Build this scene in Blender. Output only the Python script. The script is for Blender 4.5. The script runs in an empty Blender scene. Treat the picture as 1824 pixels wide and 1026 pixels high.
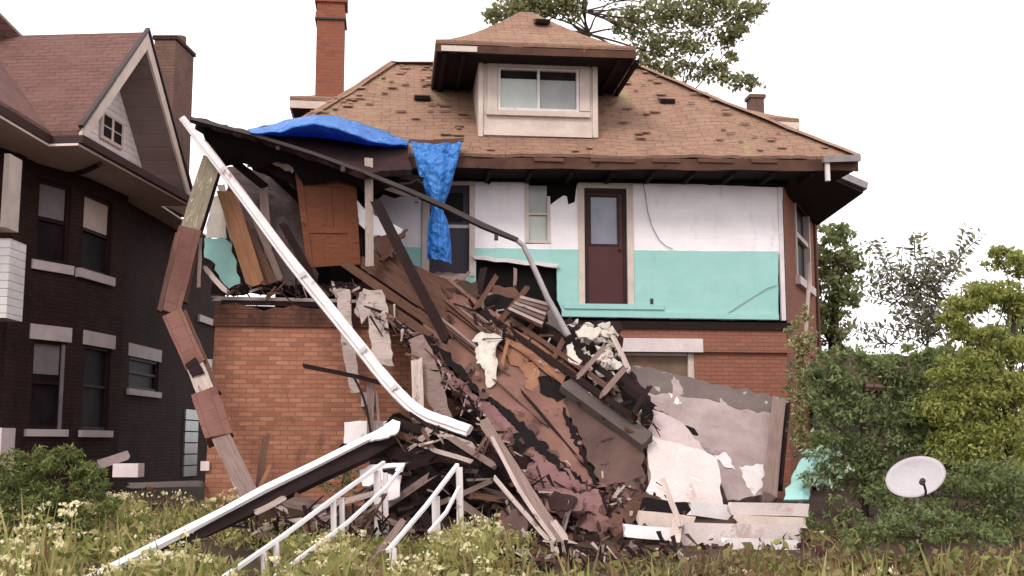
import bpy, bmesh, math, random
import numpy as np
from mathutils import Vector, Matrix, noise
from mathutils.geometry import delaunay_2d_cdt
random.seed(7); np.random.seed(7)
R = math.radians
scene = bpy.context.scene
COL = scene.collection

# ------------------------------------------------------------------ camera, sky, sun, exposure
FPX = 2050.0
PITCH = math.atan(277.0 / FPX)
EYE = Vector((0.0, 0.0, 1.6))
cam_data = bpy.data.cameras.new('camera')
cam_data.sensor_width = 36.0
cam_data.lens = 36.0 * FPX / 1824.0
cam_data.clip_start = 0.1
cam_data.clip_end = 2000.0
cam = bpy.data.objects.new('camera', cam_data); COL.objects.link(cam)
cam.location = EYE
cam.rotation_euler = (R(90) + PITCH, 0, 0)
scene.camera = cam

SUN_EL, SUN_AZ = 42.0, 205.0        # high soft sun behind a bright cloud cover, from behind the photographer's left shoulder
world = bpy.data.worlds.new('World'); scene.world = world
world.use_nodes = True
wn, wl = world.node_tree.nodes, world.node_tree.links
wn.clear()
w_out = wn.new('ShaderNodeOutputWorld')
w_bg = wn.new('ShaderNodeBackground')
w_sky = wn.new('ShaderNodeTexSky'); w_sky.sky_type = 'NISHITA'; w_sky.sun_disc = False
w_sky.sun_elevation = R(SUN_EL); w_sky.sun_rotation = R(SUN_AZ)
w_sky.air_density = 1.0; w_sky.dust_density = 5.0; w_sky.ozone_density = 1.0
w_mix = wn.new('ShaderNodeMix'); w_mix.data_type = 'RGBA'
w_mix.inputs[0].default_value = 0.9                      # cloud cover over the clear sky
w_mix.inputs[7].default_value = (14.6, 14.0, 14.3, 1)
wl.new(w_sky.outputs[0], w_mix.inputs[6])
wl.new(w_mix.outputs[2], w_bg.inputs[0])
w_bg.inputs[1].default_value = 0.11
wl.new(w_bg.outputs[0], w_out.inputs[0])

sun_data = bpy.data.lights.new('sun', 'SUN')
sun_data.energy = 1.5; sun_data.angle = R(14); sun_data.color = (1.0, 0.955, 0.90)
sun = bpy.data.objects.new('sun', sun_data); COL.objects.link(sun)
_d = Vector((math.sin(R(SUN_AZ)) * math.cos(R(SUN_EL)), math.cos(R(SUN_AZ)) * math.cos(R(SUN_EL)), math.sin(R(SUN_EL))))
sun.rotation_euler = _d.to_track_quat('Z', 'Y').to_euler()
sun.location = _d * 40

scene.view_settings.view_transform = 'Standard'
scene.view_settings.look = 'None'
scene.view_settings.exposure = 0.3
scene.view_settings.gamma = 1.0
scene.cycles.max_bounces = 6
scene.cycles.diffuse_bounces = 3
scene.cycles.transparent_max_bounces = 8

# ------------------------------------------------------------------ picking points in the world
CT, ST = math.cos(PITCH), math.sin(PITCH)
def ray(px, py):
    dx = (px - 912.0) / FPX; dy = (513.0 - py) / FPX
    return Vector((dx, CT - dy * ST, ST + dy * CT))
def P(px, py, Y):
    d = ray(px, py)
    return EYE + d * (Y / d.y)
class Plane:
    def __init__(s, a, b, c):
        s.o = Vector(a); s.n = (Vector(b) - s.o).cross(Vector(c) - s.o).normalized()
    def __call__(s, px, py):
        d = ray(px, py)
        t = (s.o - EYE).dot(s.n) / d.dot(s.n)
        return EYE + d * t
def planeP(a, b, c):                  # three (px, py, Y)
    return Plane(P(*a), P(*b), P(*c))
def vplane(p, q):                     # vertical plane through two ground points
    return Plane((p[0], p[1], 0), (q[0], q[1], 0), (p[0], p[1], 5))
HPSI = R(6.0); HO = Vector((0, 20.0, 0))
HU = Vector((math.cos(HPSI), math.sin(HPSI), 0)); HV = Vector((-math.sin(HPSI), math.cos(HPSI), 0))
def hl(px, py, v):                    # picture point -> house frame (u along the back wall, v away from us, z)
    d = ray(px, py)
    t = ((HO - EYE).dot(HV) + v) / d.dot(HV)
    p = EYE + d * t - HO
    return Vector((p.dot(HU), v, p.z))
def h2w(p):
    return HO + HU * p[0] + HV * p[1] + Vector((0, 0, p[2]))

# ------------------------------------------------------------------ materials
def lin(c):
    out = []
    for x in c:
        x /= 255.0
        out.append(x / 12.92 if x <= 0.04045 else ((x + 0.055) / 1.055) ** 2.4)
    return (*out, 1.0)
class NT:
    def __init__(s, name):
        s.m = bpy.data.materials.new(name); s.m.use_nodes = True
        s.n = s.m.node_tree.nodes; s.l = s.m.node_tree.links
        s.bsdf = s.n['Principled BSDF']
        s.tc = s.n.new('ShaderNodeTexCoord')
    def mapping(s, out, scale, loc=(0, 0, 0)):
        mp = s.n.new('ShaderNodeMapping'); mp.inputs['Scale'].default_value = scale; mp.inputs['Location'].default_value = loc
        s.l.new(s.tc.outputs[out], mp.inputs[0]); return mp.outputs[0]
    def noise(s, vec, scale, detail=6, rough=.6, dist=0.0):
        t = s.n.new('ShaderNodeTexNoise'); t.inputs['Scale'].default_value = scale
        t.inputs['Detail'].default_value = detail; t.inputs['Roughness'].default_value = rough; t.inputs['Distortion'].default_value = dist
        s.l.new(vec, t.inputs['Vector']); return t.outputs[0]
    def ramp(s, fac, stops):
        r = s.n.new('ShaderNodeValToRGB'); cr = r.color_ramp
        while len(cr.elements) < len(stops): cr.elements.new(0.5)
        for e, (p, c) in zip(cr.elements, stops): e.position = p; e.color = c
        s.l.new(fac, r.inputs[0]); return r.outputs[0]
    def mix(s, fac, a, b, mode='MIX'):
        m = s.n.new('ShaderNodeMix'); m.data_type = 'RGBA'; m.blend_type = mode
        for idx, val in ((0, fac), (6, a), (7, b)):
            if isinstance(val, (int, float, tuple)): m.inputs[idx].default_value = val
            else: s.l.new(val, m.inputs[idx])
        return m.outputs[2]
    def bump(s, h, strength, dist=.02):
        b = s.n.new('ShaderNodeBump'); b.inputs['Strength'].default_value = strength; b.inputs['Distance'].default_value = dist
        s.l.new(h, b.inputs['Height']); s.l.new(b.outputs[0], s.bsdf.inputs['Normal'])
    def done(s, col, rough=.85, spec=.3, metal=0.0):
        s.l.new(col, s.bsdf.inputs['Base Color'])
        s.bsdf.inputs['Roughness'].default_value = rough
        s.bsdf.inputs['Specular IOR Level'].default_value = spec
        s.bsdf.inputs['Metallic'].default_value = metal
        return s.m
BW = lambda a: (a, a, a, 1)
def surf(name, c1, c2, scale=4.0, rough=.85, bump=.3, blots=(), spec=.25, metal=0.0, grain=False, fine=40.0):
    """mottled surface: two tones, then blots of other colours with soft-sharp edges; grain stretches it along the piece"""
    t = NT(name)
    vec = t.mapping('UV', (1.2, 14, 1)) if grain else t.mapping('Object', (1, 1, 1))
    n1 = t.noise(vec, scale if not grain else 2.0, 8, .65)
    col = t.ramp(n1, [(.32, lin(c1)), (.68, lin(c2))])
    vo = t.mapping('UV', (1.5, 5, 1), (3, 1, 0)) if grain else t.mapping('Object', (1, 1, 1), (7, 3, 5))
    for i, (c, sc, thr) in enumerate(blots):
        nb = t.noise(vo, sc, 9, .68, .4 + i * .3)
        f = t.ramp(nb, [(thr, BW(0)), (min(thr + .06, 1), BW(1))])
        col = t.mix(f, col, lin(c))
    nf = t.noise(vec, fine if not grain else 9.0, 4, .7)
    col = t.mix(.35, col, t.ramp(nf, [(.3, BW(.45)), (.75, BW(1))]), 'MULTIPLY')
    if bump: t.bump(nf, bump)
    return t.done(col, rough, spec, metal)
def brick(name, cs, mortar, w=.215, h=.072, ms=.009, bump=.6, stain=None, stain_thr=.58, rough=.9):
    t = NT(name)
    uv = t.mapping('UV', (1, 1, 1))
    wob = t.n.new('ShaderNodeVectorMath'); wob.operation = 'ADD'
    nz = t.n.new('ShaderNodeTexNoise'); nz.inputs['Scale'].default_value = 3.0; t.l.new(uv, nz.inputs['Vector'])
    sc = t.n.new('ShaderNodeVectorMath'); sc.operation = 'SCALE'; sc.inputs['Scale'].default_value = .012
    t.l.new(nz.outputs['Color'], sc.inputs[0]); t.l.new(uv, wob.inputs[0]); t.l.new(sc.outputs[0], wob.inputs[1])
    b = t.n.new('ShaderNodeTexBrick'); t.l.new(wob.outputs[0], b.inputs['Vector'])
    b.inputs['Scale'].default_value = 1.0
    b.inputs['Brick Width'].default_value = w; b.inputs['Row Height'].default_value = h
    b.inputs['Mortar Size'].default_value = ms; b.inputs['Mortar Smooth'].default_value = .3
    b.inputs['Color1'].default_value = lin(cs[0]); b.inputs['Color2'].default_value = lin(cs[1]); b.inputs['Mortar'].default_value = lin(mortar)
    n1 = t.noise(uv, 1.3, 7, .65)
    col = t.mix(t.ramp(n1, [(.38, BW(0)), (.66, BW(.75))]), b.outputs['Color'], lin(cs[2]))
    col = t.mix(t.ramp(b.outputs['Fac'], [(0, BW(0)), (1, BW(.8))]), col, lin(mortar))
    if stain:
        n2 = t.noise(t.mapping('UV', (1.2, .5, 1), (4, 9, 0)), 1.6, 8, .7, .5)
        col = t.mix(t.ramp(n2, [(stain_thr, BW(0)), (stain_thr + .14, BW(.85))]), col, lin(stain))
    nf = t.noise(uv, 30, 5, .7)
    col = t.mix(.45, col, t.ramp(nf, [(.3, BW(.4)), (.75, BW(1))]), 'MULTIPLY')
    inv = t.n.new('ShaderNodeMath'); inv.operation = 'SUBTRACT'; inv.inputs[0].default_value = 1.0; t.l.new(b.outputs['Fac'], inv.inputs[1])
    ad = t.n.new('ShaderNodeMath'); ad.operation = 'MULTIPLY_ADD'; ad.inputs[1].default_value = .5
    t.l.new(nf, ad.inputs[0]); t.l.new(inv.outputs[0], ad.inputs[2])
    t.bump(ad.outputs[0], bump, .012)
    return t.done(col, rough, .2)
def shingle(name, cs, moss, moss_thr, dark):
    t = NT(name)
    uv = t.mapping('UV', (1, 1, 1))
    b = t.n.new('ShaderNodeTexBrick'); t.l.new(uv, b.inputs['Vector'])
    b.inputs['Scale'].default_value = 1.0; b.inputs['Brick Width'].default_value = .31; b.inputs['Row Height'].default_value = .135
    b.inputs['Mortar Size'].default_value = .008; b.inputs['Mortar Smooth'].default_value = .2; b.inputs['Bias'].default_value = -.1
    b.inputs['Color1'].default_value = lin(cs[0]); b.inputs['Color2'].default_value = lin(cs[1]); b.inputs['Mortar'].default_value = lin(dark)
    n0 = t.noise(t.mapping('UV', (1, 1, 1), (2, 5, 0)), .9, 7, .7)
    col = t.mix(t.ramp(n0, [(.35, BW(0)), (.65, BW(.7))]), b.outputs['Color'], lin(cs[2]))
    n1 = t.noise(t.mapping('UV', (1.2, .8, 1), (8, 1, 0)), 1.1, 8, .7)
    col = t.mix(t.ramp(n1, [(moss_thr, BW(0)), (moss_thr + .12, BW(.8))]), col, lin(moss))
    n2 = t.noise(t.mapping('UV', (2.2, 6.5, 1)), 1.7, 5, .75, .3)      # lifted and lost tabs
    col = t.mix(t.ramp(n2, [(.64, BW(0)), (.74, BW(.5))]), col, lin(dark))
    nf = t.noise(uv, 45, 4, .7)
    col = t.mix(.4, col, t.ramp(nf, [(.3, BW(.45)), (.75, BW(1.15))]), 'MULTIPLY')
    hmix = t.mix(.5, t.ramp(b.outputs['Fac'], [(0, BW(1)), (1, BW(0))]), t.ramp(n2, [(.5, BW(1)), (.66, BW(0))]))
    t.bump(hmix, .8, .02)
    return t.done(col, .95, .15)
def siding(name, c1, c2, lap=.105, dirt=None, bump=.5, vertical_dirt=True):
    t = NT(name)
    uv = t.mapping('UV', (1, 1, 1))
    sep = t.n.new('ShaderNodeSeparateXYZ'); t.l.new(uv, sep.inputs[0])
    dv = t.n.new('ShaderNodeMath'); dv.operation = 'DIVIDE'; dv.inputs[1].default_value = lap; t.l.new(sep.outputs[1], dv.inputs[0])
    fr = t.n.new('ShaderNodeMath'); fr.operation = 'FRACT'; t.l.new(dv.outputs[0], fr.inputs[0])
    n1 = t.noise(t.mapping('UV', (1.0, 1.6, 1)), 1.4, 8, .65)
    col = t.ramp(n1, [(.35, lin(c1)), (.65, lin(c2))])
    if dirt:
        n2 = t.noise(t.mapping('UV', (3.2, .7, 1), (5, 2, 0)), 1.5, 8, .7)
        col = t.mix(t.ramp(n2, [(.56, BW(0)), (.78, BW(.5))]), col, lin(dirt))
        n3 = t.noise(t.mapping('UV', (1, 1, 1), (1, 7, 0)), 9, 6, .75)
        col = t.mix(t.ramp(n3, [(.66, BW(0)), (.72, BW(.6))]), col, lin(dirt))
    t.bump(t.ramp(fr.outputs[0], [(0, BW(1)), (.86, BW(.55)), (.93, BW(0)), (1, BW(1))]), bump, .02)
    return t.done(col, .6, .3)
def leafmat(name, cols, trans=.35):
    t = NT(name)
    sep = t.n.new('ShaderNodeSeparateXYZ'); t.l.new(t.tc.outputs['UV'], sep.inputs[0])
    k = len(cols) - 1
    col = t.ramp(sep.outputs[0], [(i / k, lin(c)) for i, c in enumerate(cols)])
    t.l.new(col, t.bsdf.inputs['Base Color'])
    t.bsdf.inputs['Roughness'].default_value = .6; t.bsdf.inputs['Specular IOR Level'].default_value = .2
    tr = t.n.new('ShaderNodeBsdfTranslucent'); t.l.new(col, tr.inputs[0])
    mx = t.n.new('ShaderNodeMixShader'); mx.inputs[0].default_value = trans
    t.l.new(t.bsdf.outputs[0], mx.inputs[1]); t.l.new(tr.outputs[0], mx.inputs[2])
    t.l.new(mx.outputs[0], t.n['Material Output'].inputs[0])
    return t.m
def glass(name, c1, c2, rough=.08, spec=.6):
    t = NT(name)
    n1 = t.noise(t.mapping('Object', (1, 1, .6)), 2.2, 4, .6)
    return t.done(t.ramp(n1, [(.35, lin(c1)), (.65, lin(c2))]), rough, spec)

M = {}
M['brick_orange'] = brick('orange_brick', ((190, 132, 106), (146, 94, 72), (166, 112, 90)), (138, 98, 82), stain=(96, 64, 52), stain_thr=.58, bump=.4)
M['brick_band'] = brick('dark_brick_band', ((120, 72, 54), (96, 60, 50), (110, 74, 60)), (84, 62, 54), stain=(60, 42, 38), stain_thr=.5)
M['brick_brown'] = brick('painted_brown_brick', ((158, 100, 80), (138, 88, 72), (148, 102, 88)), (130, 88, 74), stain=(150, 108, 92), stain_thr=.66)
M['brick_dark'] = brick('dark_brown_brick', ((62, 42, 38), (45, 32, 30), (78, 52, 45)), (42, 30, 29), stain=(88, 56, 48), stain_thr=.64)
M['brick_chimney'] = brick('chimney_brick', ((150, 88, 66), (128, 74, 58), (142, 92, 74)), (128, 92, 78), stain=(88, 56, 46), stain_thr=.64)
M['brick_old'] = brick('old_chimney_brick', ((118, 86, 74), (94, 70, 64), (128, 100, 86)), (98, 80, 72), stain=(70, 54, 50), stain_thr=.58)
M['roof_main'] = shingle('brown_shingles', ((146, 114, 96), (132, 102, 86), (156, 124, 104)), (150, 132, 102), .56, (98, 74, 66))
M['roof_near'] = shingle('maroon_brown_shingles', ((116, 84, 78), (102, 74, 70), (124, 94, 86)), (122, 96, 84), .72, (80, 56, 54))
M['soffit_dark'] = surf('shade_dark_soffit', (26, 16, 16), (40, 25, 23), 3, .9, .2, [((58, 40, 34), 2.5, .66)])  # dark base tone carries the shade under the eaves
M['soffit_tan'] = surf('grey_tan_soffit', (238, 216, 206), (222, 198, 190), 1.4, .85, .1, [((206, 190, 158), .9, .62)])
M['fascia'] = surf('weathered_fascia', (72, 48, 40), (96, 66, 52), 2, .85, .3, [((140, 104, 82), 2.2, .64), ((44, 28, 26), 2.0, .60)])
M['cream'] = surf('faded_cream_paint', (214, 198, 186), (192, 174, 164), 3, .65, .15, [((150, 124, 112), 3.0, .70)])
M['white_paint'] = surf('white_paint', (226, 218, 217), (206, 196, 195), 2.5, .55, .12, [((166, 146, 138), 3.0, .60), ((128, 104, 94), 8, .70)])
M['bright_metal'] = surf('white_enamel_metal', (244, 240, 240), (228, 222, 222), 2.5, .4, .1, [((150, 124, 116), 5, .68)], .45)
M['siding_white'] = siding('white_clapboard', (236, 229, 230), (222, 214, 217), dirt=(160, 142, 138), bump=.16)
M['siding_green'] = siding('turquoise_clapboard', (152, 194, 188), (140, 186, 178), dirt=(118, 152, 146), bump=.07)
M['siding_grime'] = siding('grimy_grey_boards', (92, 78, 76), (70, 56, 55), .16, dirt=(40, 28, 28), bump=.6)
M['siding_gable'] = siding('pale_gable_siding', (226, 218, 216), (206, 196, 194), .13, dirt=(150, 138, 134), bump=.8)
M['siding_soffit'] = siding('grey_rake_soffit', (128, 112, 108), (112, 96, 94), .3, dirt=(96, 80, 78), bump=.4)
M['void'] = surf('void_shade_black', (13, 7, 8), (24, 14, 14), 4, .95, .4)  # near-black: darkness of holes, hollows and deep shade put into the colour
M['door_brown'] = surf('maroon_door_paint', (80, 40, 42), (68, 34, 36), 2, .5, .1, [((96, 58, 52), 3, .7)])
M['door_dark'] = surf('dark_slate_door', (48, 40, 50), (60, 52, 62), 2, .5, .1)
M['door_orange'] = surf('varnished_orange_door', (122, 66, 34), (98, 50, 26), 2.4, .5, .25, [((76, 40, 24), 1.6, .6), ((148, 92, 56), 2.4, .72)], grain=True)
M['frame_dark'] = surf('dark_frame_paint', (44, 22, 24), (56, 30, 30), 3, .6, .1)
M['glass_blue'] = glass('blue_grey_glass', (94, 104, 122), (126, 120, 132))
M['glass_dark'] = glass('dark_glass', (26, 22, 26), (44, 38, 40), .5, .06)
M['glass_grey'] = glass('grey_curtained_glass', (120, 124, 122), (142, 142, 140), .2)
M['glass_green'] = glass('pale_curtained_glass', (158, 166, 158), (176, 178, 172), .2)
M['shade'] = surf('pale_window_shade', (150, 140, 142), (128, 118, 122), 2, .8, .05)
M['dirty_white'] = surf('dirty_white_board', (212, 198, 194), (192, 176, 172), 1.6, .7, .25, [((178, 160, 153), 1.8, .58), ((146, 124, 114), 5, .70), ((226, 220, 218), 2.5, .60)])
M['beam_grey'] = surf('dark_grey_beam', (98, 86, 82), (80, 68, 66), 2.2, .92, .5, [((126, 112, 106), 3, .64), ((62, 50, 48), 2, .62)])
M['ply_tan'] = surf('tan_board', (132, 108, 90), (112, 90, 76), 2, .8, .2, [((90, 72, 62), 1.5, .6)])
M['leaf_brown'] = leafmat('dry_brown_weeds', [(86, 68, 50), (122, 100, 72), (150, 128, 92), (112, 108, 70), (134, 130, 84)])
M['stone'] = surf('pale_stone', (226, 210, 208), (206, 190, 188), 3, .8, .25, [((170, 150, 146), 3, .66)])
M['concrete'] = surf('stained_stucco', (176, 158, 154), (146, 128, 126), 1.8, .9, .5, [((104, 92, 90), 1.1, .60), ((206, 190, 186), 3.2, .66), ((88, 76, 76), 6, .70)])
M['stucco_pale'] = surf('pale_dusty_stucco', (196, 178, 176), (176, 158, 156), 2.2, .9, .4, [((150, 132, 128), 2.4, .66)])
M['concrete_dark'] = surf('mossy_grey_stucco', (116, 102, 98), (98, 86, 82), 2.2, .92, .5, [((160, 144, 138), 3.2, .64), ((92, 92, 74), 2, .64)])
M['plaster'] = surf('broken_plaster', (216, 208, 196), (176, 164, 154), 3, .9, .5, [((140, 122, 112), 2, .6)])
M['felt_brown'] = surf('brown_roofing_felt', (132, 97, 84), (110, 77, 68), 1.5, .9, .6, [((86, 56, 50), 1.2, .55), ((158, 122, 98), 2.2, .64), ((70, 44, 40), 4, .64), ((124, 110, 84), 1.6, .66)])
M['felt_red'] = surf('reddish_roofing_felt', (136, 102, 98), (114, 82, 80), 1.8, .9, .6, [((90, 58, 54), 1.6, .56), ((66, 42, 40), 4, .64), ((170, 128, 116), 3, .68)])
M['felt_dark'] = surf('dark_roofing_felt', (100, 78, 70), (78, 58, 54), 1.6, .92, .6, [((92, 80, 62), 1.6, .62), ((42, 28, 28), 2.4, .58)])
M['felt_under'] = surf('blackened_roof_deck', (40, 24, 24), (58, 34, 32), 3, .95, .6, [((80, 48, 42), 4, .64)])
M['felt_orange'] = surf('rust_orange_felt', (150, 108, 84), (132, 92, 72), 2.2, .9, .6, [((190, 160, 138), 3.2, .62), ((152, 92, 60), 2.0, .60), ((112, 74, 56), 2.5, .60)])
M['wood_grey'] = surf('weathered_grey_wood', (146, 124, 116), (116, 96, 90), 3, .9, .5, [((90, 70, 64), 2, .62), ((178, 160, 150), 2, .68)], grain=True)
M['wood_pale'] = surf('pale_peeling_wood', (196, 178, 170), (164, 146, 138), 3, .85, .5, [((120, 100, 92), 2, .58), ((224, 212, 204), 2, .68)], grain=True)
M['wood_moss'] = surf('mossy_peeling_post', (158, 148, 126), (126, 114, 96), 3, .9, .6, [((206, 196, 172), 2.4, .58), ((84, 76, 58), 2.4, .62)], grain=True)
M['wood_brown'] = surf('brown_old_wood', (112, 80, 66), (84, 58, 50), 3, .9, .5, [((60, 38, 34), 2, .60), ((142, 112, 96), 2, .68)], grain=True)
M['wood_orange'] = surf('raw_orange_wood', (152, 110, 80), (126, 86, 60), 3, .85, .4, [((110, 66, 44), 2, .62)], grain=True)
M['wood_dark'] = surf('rotten_dark_wood', (46, 28, 27), (30, 18, 18), 3, .92, .5, [((80, 54, 48), 2, .64)], grain=True)
M['clad_brown'] = brick('brown_cladding', ((124, 86, 76), (106, 72, 66), (134, 98, 88)), (104, 72, 66), .42, .20, .006, .5, (84, 56, 52), .58)
M['tarp'] = surf('blue_tarpaulin', (78, 156, 236), (62, 138, 226), 3, .34, .45, [((140, 192, 240), 6, .64), ((46, 112, 206), 4, .64)], .5, fine=14)
def crumple(name, c1, c2, c3):
    t = NT(name)
    vec = t.mapping('Object', (1, 1, .8))
    col = t.ramp(t.noise(vec, 4, 7, .65, .6), [(.3, lin(c1)), (.55, lin(c2)), (.75, lin(c3))])
    v = t.n.new('ShaderNodeTexVoronoi'); v.feature = 'F1'; v.inputs['Scale'].default_value = 7.5; v.inputs['Randomness'].default_value = 1.0
    t.l.new(vec, v.inputs['Vector'])
    v2 = t.n.new('ShaderNodeTexVoronoi'); v2.inputs['Scale'].default_value = 17.0; t.l.new(vec, v2.inputs['Vector'])
    ad = t.n.new('ShaderNodeMath'); ad.operation = 'MULTIPLY_ADD'; ad.inputs[1].default_value = .4
    t.l.new(v2.outputs['Distance'], ad.inputs[0]); t.l.new(v.outputs['Distance'], ad.inputs[2])
    t.bump(ad.outputs[0], .9, .06)
    return t.done(col, .33, .5)
M['tarp'] = crumple('blue_tarpaulin', (58, 134, 222), (78, 156, 236), (128, 186, 240))
M['metal_grey'] = surf('dull_grey_metal', (172, 164, 164), (140, 130, 130), 3, .45, .15, [((100, 76, 68), 5, .64)], .4, .3)
M['metal_dark'] = surf('rusty_dark_metal', (56, 40, 40), (40, 28, 30), 3, .6, .2, [((92, 60, 48), 4, .64)], .4)
M['gutter_dark'] = surf('dark_brown_gutter', (52, 32, 32), (66, 42, 40), 3, .55, .1, [((92, 66, 60), 3, .68)], .35)
M['dish'] = surf('dull_lilac_grey_enamel', (182, 176, 178), (170, 162, 166), 1.5, .6, .05, [((140, 126, 130), 2, .68)], .3)
M['soil'] = surf('weedy_soil', (78, 60, 48), (56, 44, 36), 1.2, .95, .6, [((76, 74, 48), .8, .58), ((120, 92, 74), 2.5, .66)])
M['rubble'] = surf('brick_rubble', (86, 57, 51), (60, 38, 36), 2.5, .95, .6, [((140, 114, 104), 3, .70), ((54, 34, 34), 2.5, .58)])
M['bark'] = surf('grey_brown_bark', (84, 66, 58), (60, 46, 42), 6, .95, .7, grain=True)
M['leaf_back'] = leafmat('olive_leaves', [(92, 98, 74), (118, 122, 88), (142, 142, 98), (172, 170, 118)], .5)
M['leaf_mid'] = leafmat('mid_green_leaves', [(84, 98, 66), (112, 124, 82), (140, 146, 98), (168, 168, 118)], .5)
M['leaf_bright'] = leafmat('yellow_green_leaves', [(96, 112, 58), (134, 144, 76), (164, 166, 92), (196, 188, 120)], .5)
M['leaf_shrub'] = leafmat('brown_green_leaves', [(76, 84, 54), (108, 118, 76), (140, 144, 96), (112, 136, 90), (182, 176, 136)], .5)
M['leaf_sap'] = leafmat('grey_green_leaves', [(84, 86, 72), (116, 118, 96), (150, 150, 120)])
M['leaf_juniper'] = leafmat('juniper_needles', [(64, 74, 48), (94, 106, 64), (130, 136, 78), (164, 164, 100)], .4)
M['leaf_weed'] = leafmat('weed_leaves', [(80, 84, 50), (124, 126, 72), (162, 158, 94), (140, 150, 92), (164, 146, 100), (192, 184, 126)], .45)
M['flower'] = leafmat('pale_flower_heads', [(206, 192, 144), (230, 220, 178), (244, 236, 206), (222, 206, 142)], .45)
M['leaf_vine'] = leafmat('pale_vine_leaves', [(122, 118, 78), (160, 152, 104), (190, 180, 136), (104, 104, 64)])
M['leaf_minty'] = leafmat('dusty_mint_leaves', [(104, 130, 98), (150, 178, 146), (200, 212, 188), (88, 100, 70), (120, 126, 84)])
M['leaf_dry'] = leafmat('dry_brown_stems', [(76, 56, 46), (110, 84, 66), (140, 110, 88)])

# ------------------------------------------------------------------ building shapes
MW = {}                                # object -> world matrix of its root
def tag(o, label=None, cat=None, group=None, kind=None):
    if label: o['label'] = label
    if cat: o['category'] = cat
    if group: o['group'] = group
    if kind: o['kind'] = kind
    return o
def thing(name, loc, label, cat, rotz=0.0, group=None):
    o = bpy.data.objects.new(name, None); COL.objects.link(o)
    o.empty_display_size = .2
    o.location = loc; o.rotation_euler = (0, 0, rotz)
    MW[o.name] = Matrix.Translation(Vector(loc)) @ Matrix.Rotation(rotz, 4, 'Z')
    return tag(o, label, cat, group)
class MB:
    def __init__(s):
        s.bm = bmesh.new(); s.uv = s.bm.loops.layers.uv.new('UVMap'); s.has = s.bm.faces.layers.int.new('has_uv')
    def face(s, pts):
        vs = [s.bm.verts.new(p) for p in pts]
        return s.bm.faces.new(vs)
    def hexa(s, c):                    # eight corners: bottom ring then top ring
        v = [s.bm.verts.new(p) for p in c]
        for f in ((0, 3, 2, 1), (4, 5, 6, 7), (0, 1, 5, 4), (1, 2, 6, 5), (2, 3, 7, 6), (3, 0, 4, 7)):
            s.bm.faces.new([v[i] for i in f])
    def box(s, x0, x1, y0, y1, z0, z1):
        x0, x1 = min(x0, x1), max(x0, x1); y0, y1 = min(y0, y1), max(y0, y1); z0, z1 = min(z0, z1), max(z0, z1)
        s.hexa([(x0, y0, z0), (x1, y0, z0), (x1, y1, z0), (x0, y1, z0), (x0, y0, z1), (x1, y0, z1), (x1, y1, z1), (x0, y1, z1)])
    def prism(s, poly, ext):
        ext = Vector(ext); n = len(poly)
        a = [s.bm.verts.new(p) for p in poly]; b = [s.bm.verts.new(Vector(p) + ext) for p in poly]
        s.bm.faces.new(a); s.bm.faces.new(b[::-1])
        for i in range(n):
            j = (i + 1) % n
            s.bm.faces.new((a[j], a[i], b[i], b[j]))
    def sweep(s, path, prof, up=(0, 0, 1), rnd=0.0, ragged=0.0, scl=None):
        path = [Vector(p) for p in path]; up = Vector(up); n = len(path); m = len(prof)
        per = [0.0]
        for i in range(m):
            a, b = prof[i], prof[(i + 1) % m]; per.append(per[-1] + math.hypot(a[0] - b[0], a[1] - b[1]))
        off = random.uniform(0, 50)
        rings = []; L = 0.0; Ls = []
        for i, p in enumerate(path):
            t = (path[min(i + 1, n - 1)] - path[max(i - 1, 0)]).normalized()
            side = t.cross(up)
            if side.length < 1e-4: side = t.cross(Vector((1, .1, 0)))
            side.normalize(); u2 = side.cross(t).normalized()
            if i: L += (p - path[i - 1]).length
            Ls.append(L + off)
            k = scl[i] if scl else 1.0
            ring = []
            for (a, b) in prof:
                q = p + side * a * k + u2 * b * k
                if rnd: q = q + Vector((random.uniform(-rnd, rnd), random.uniform(-rnd, rnd), random.uniform(-rnd, rnd)))
                if ragged and i in (0, n - 1): q = q + t * random.uniform(-ragged, ragged)
                ring.append(s.bm.verts.new(q))
            rings.append(ring)
        for i in range(n - 1):
            for j in range(m):
                k2 = (j + 1) % m
                f = s.bm.faces.new((rings[i][j], rings[i][k2], rings[i + 1][k2], rings[i + 1][j]))
                for lp, (uu, vv) in zip(f.loops, ((Ls[i], per[j]), (Ls[i], per[j + 1]), (Ls[i + 1], per[j + 1]), (Ls[i + 1], per[j]))):
                    lp[s.uv].uv = (uu, vv + off)
                f[s.has] = 1
        for rg in (rings[0][::-1], rings[-1]):
            f = s.bm.faces.new(rg)
    def tube(s, path, r, seg=8, scl=None, up=(0, 0, 1)):
        s.sweep(path, [(r * math.cos(a), r * math.sin(a)) for a in (2 * math.pi * i / seg for i in range(seg))], up, scl=scl)
    def board(s, p0, p1, w, t, face=None, n=7, warp=.012, ragged=.04):
        """plank between two points; face = direction its broad side looks to"""
        p0, p1 = Vector(p0), Vector(p1)
        face = Vector(face) if face is not None else (EYE - (p0 + p1) / 2)
        d = (p1 - p0).normalized(); face = (face - d * face.dot(d)).normalized()
        side = d.cross(face)
        ph = random.uniform(0, 9)
        path = []
        for i in range(n):
            k = i / (n - 1)
            path.append(p0.lerp(p1, k) + face * warp * math.sin(ph + k * 4) + side * warp * .7 * math.sin(ph * 2 + k * 3))
        hw, ht = w / 2, t / 2
        prof = [(-hw, -ht), (-hw * .33, -ht), (hw * .33, -ht), (hw, -ht), (hw, ht), (hw * .4, ht), (-hw * .4, ht), (-hw, ht)]
        s.sweep(path, prof, face, ragged=ragged)
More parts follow.
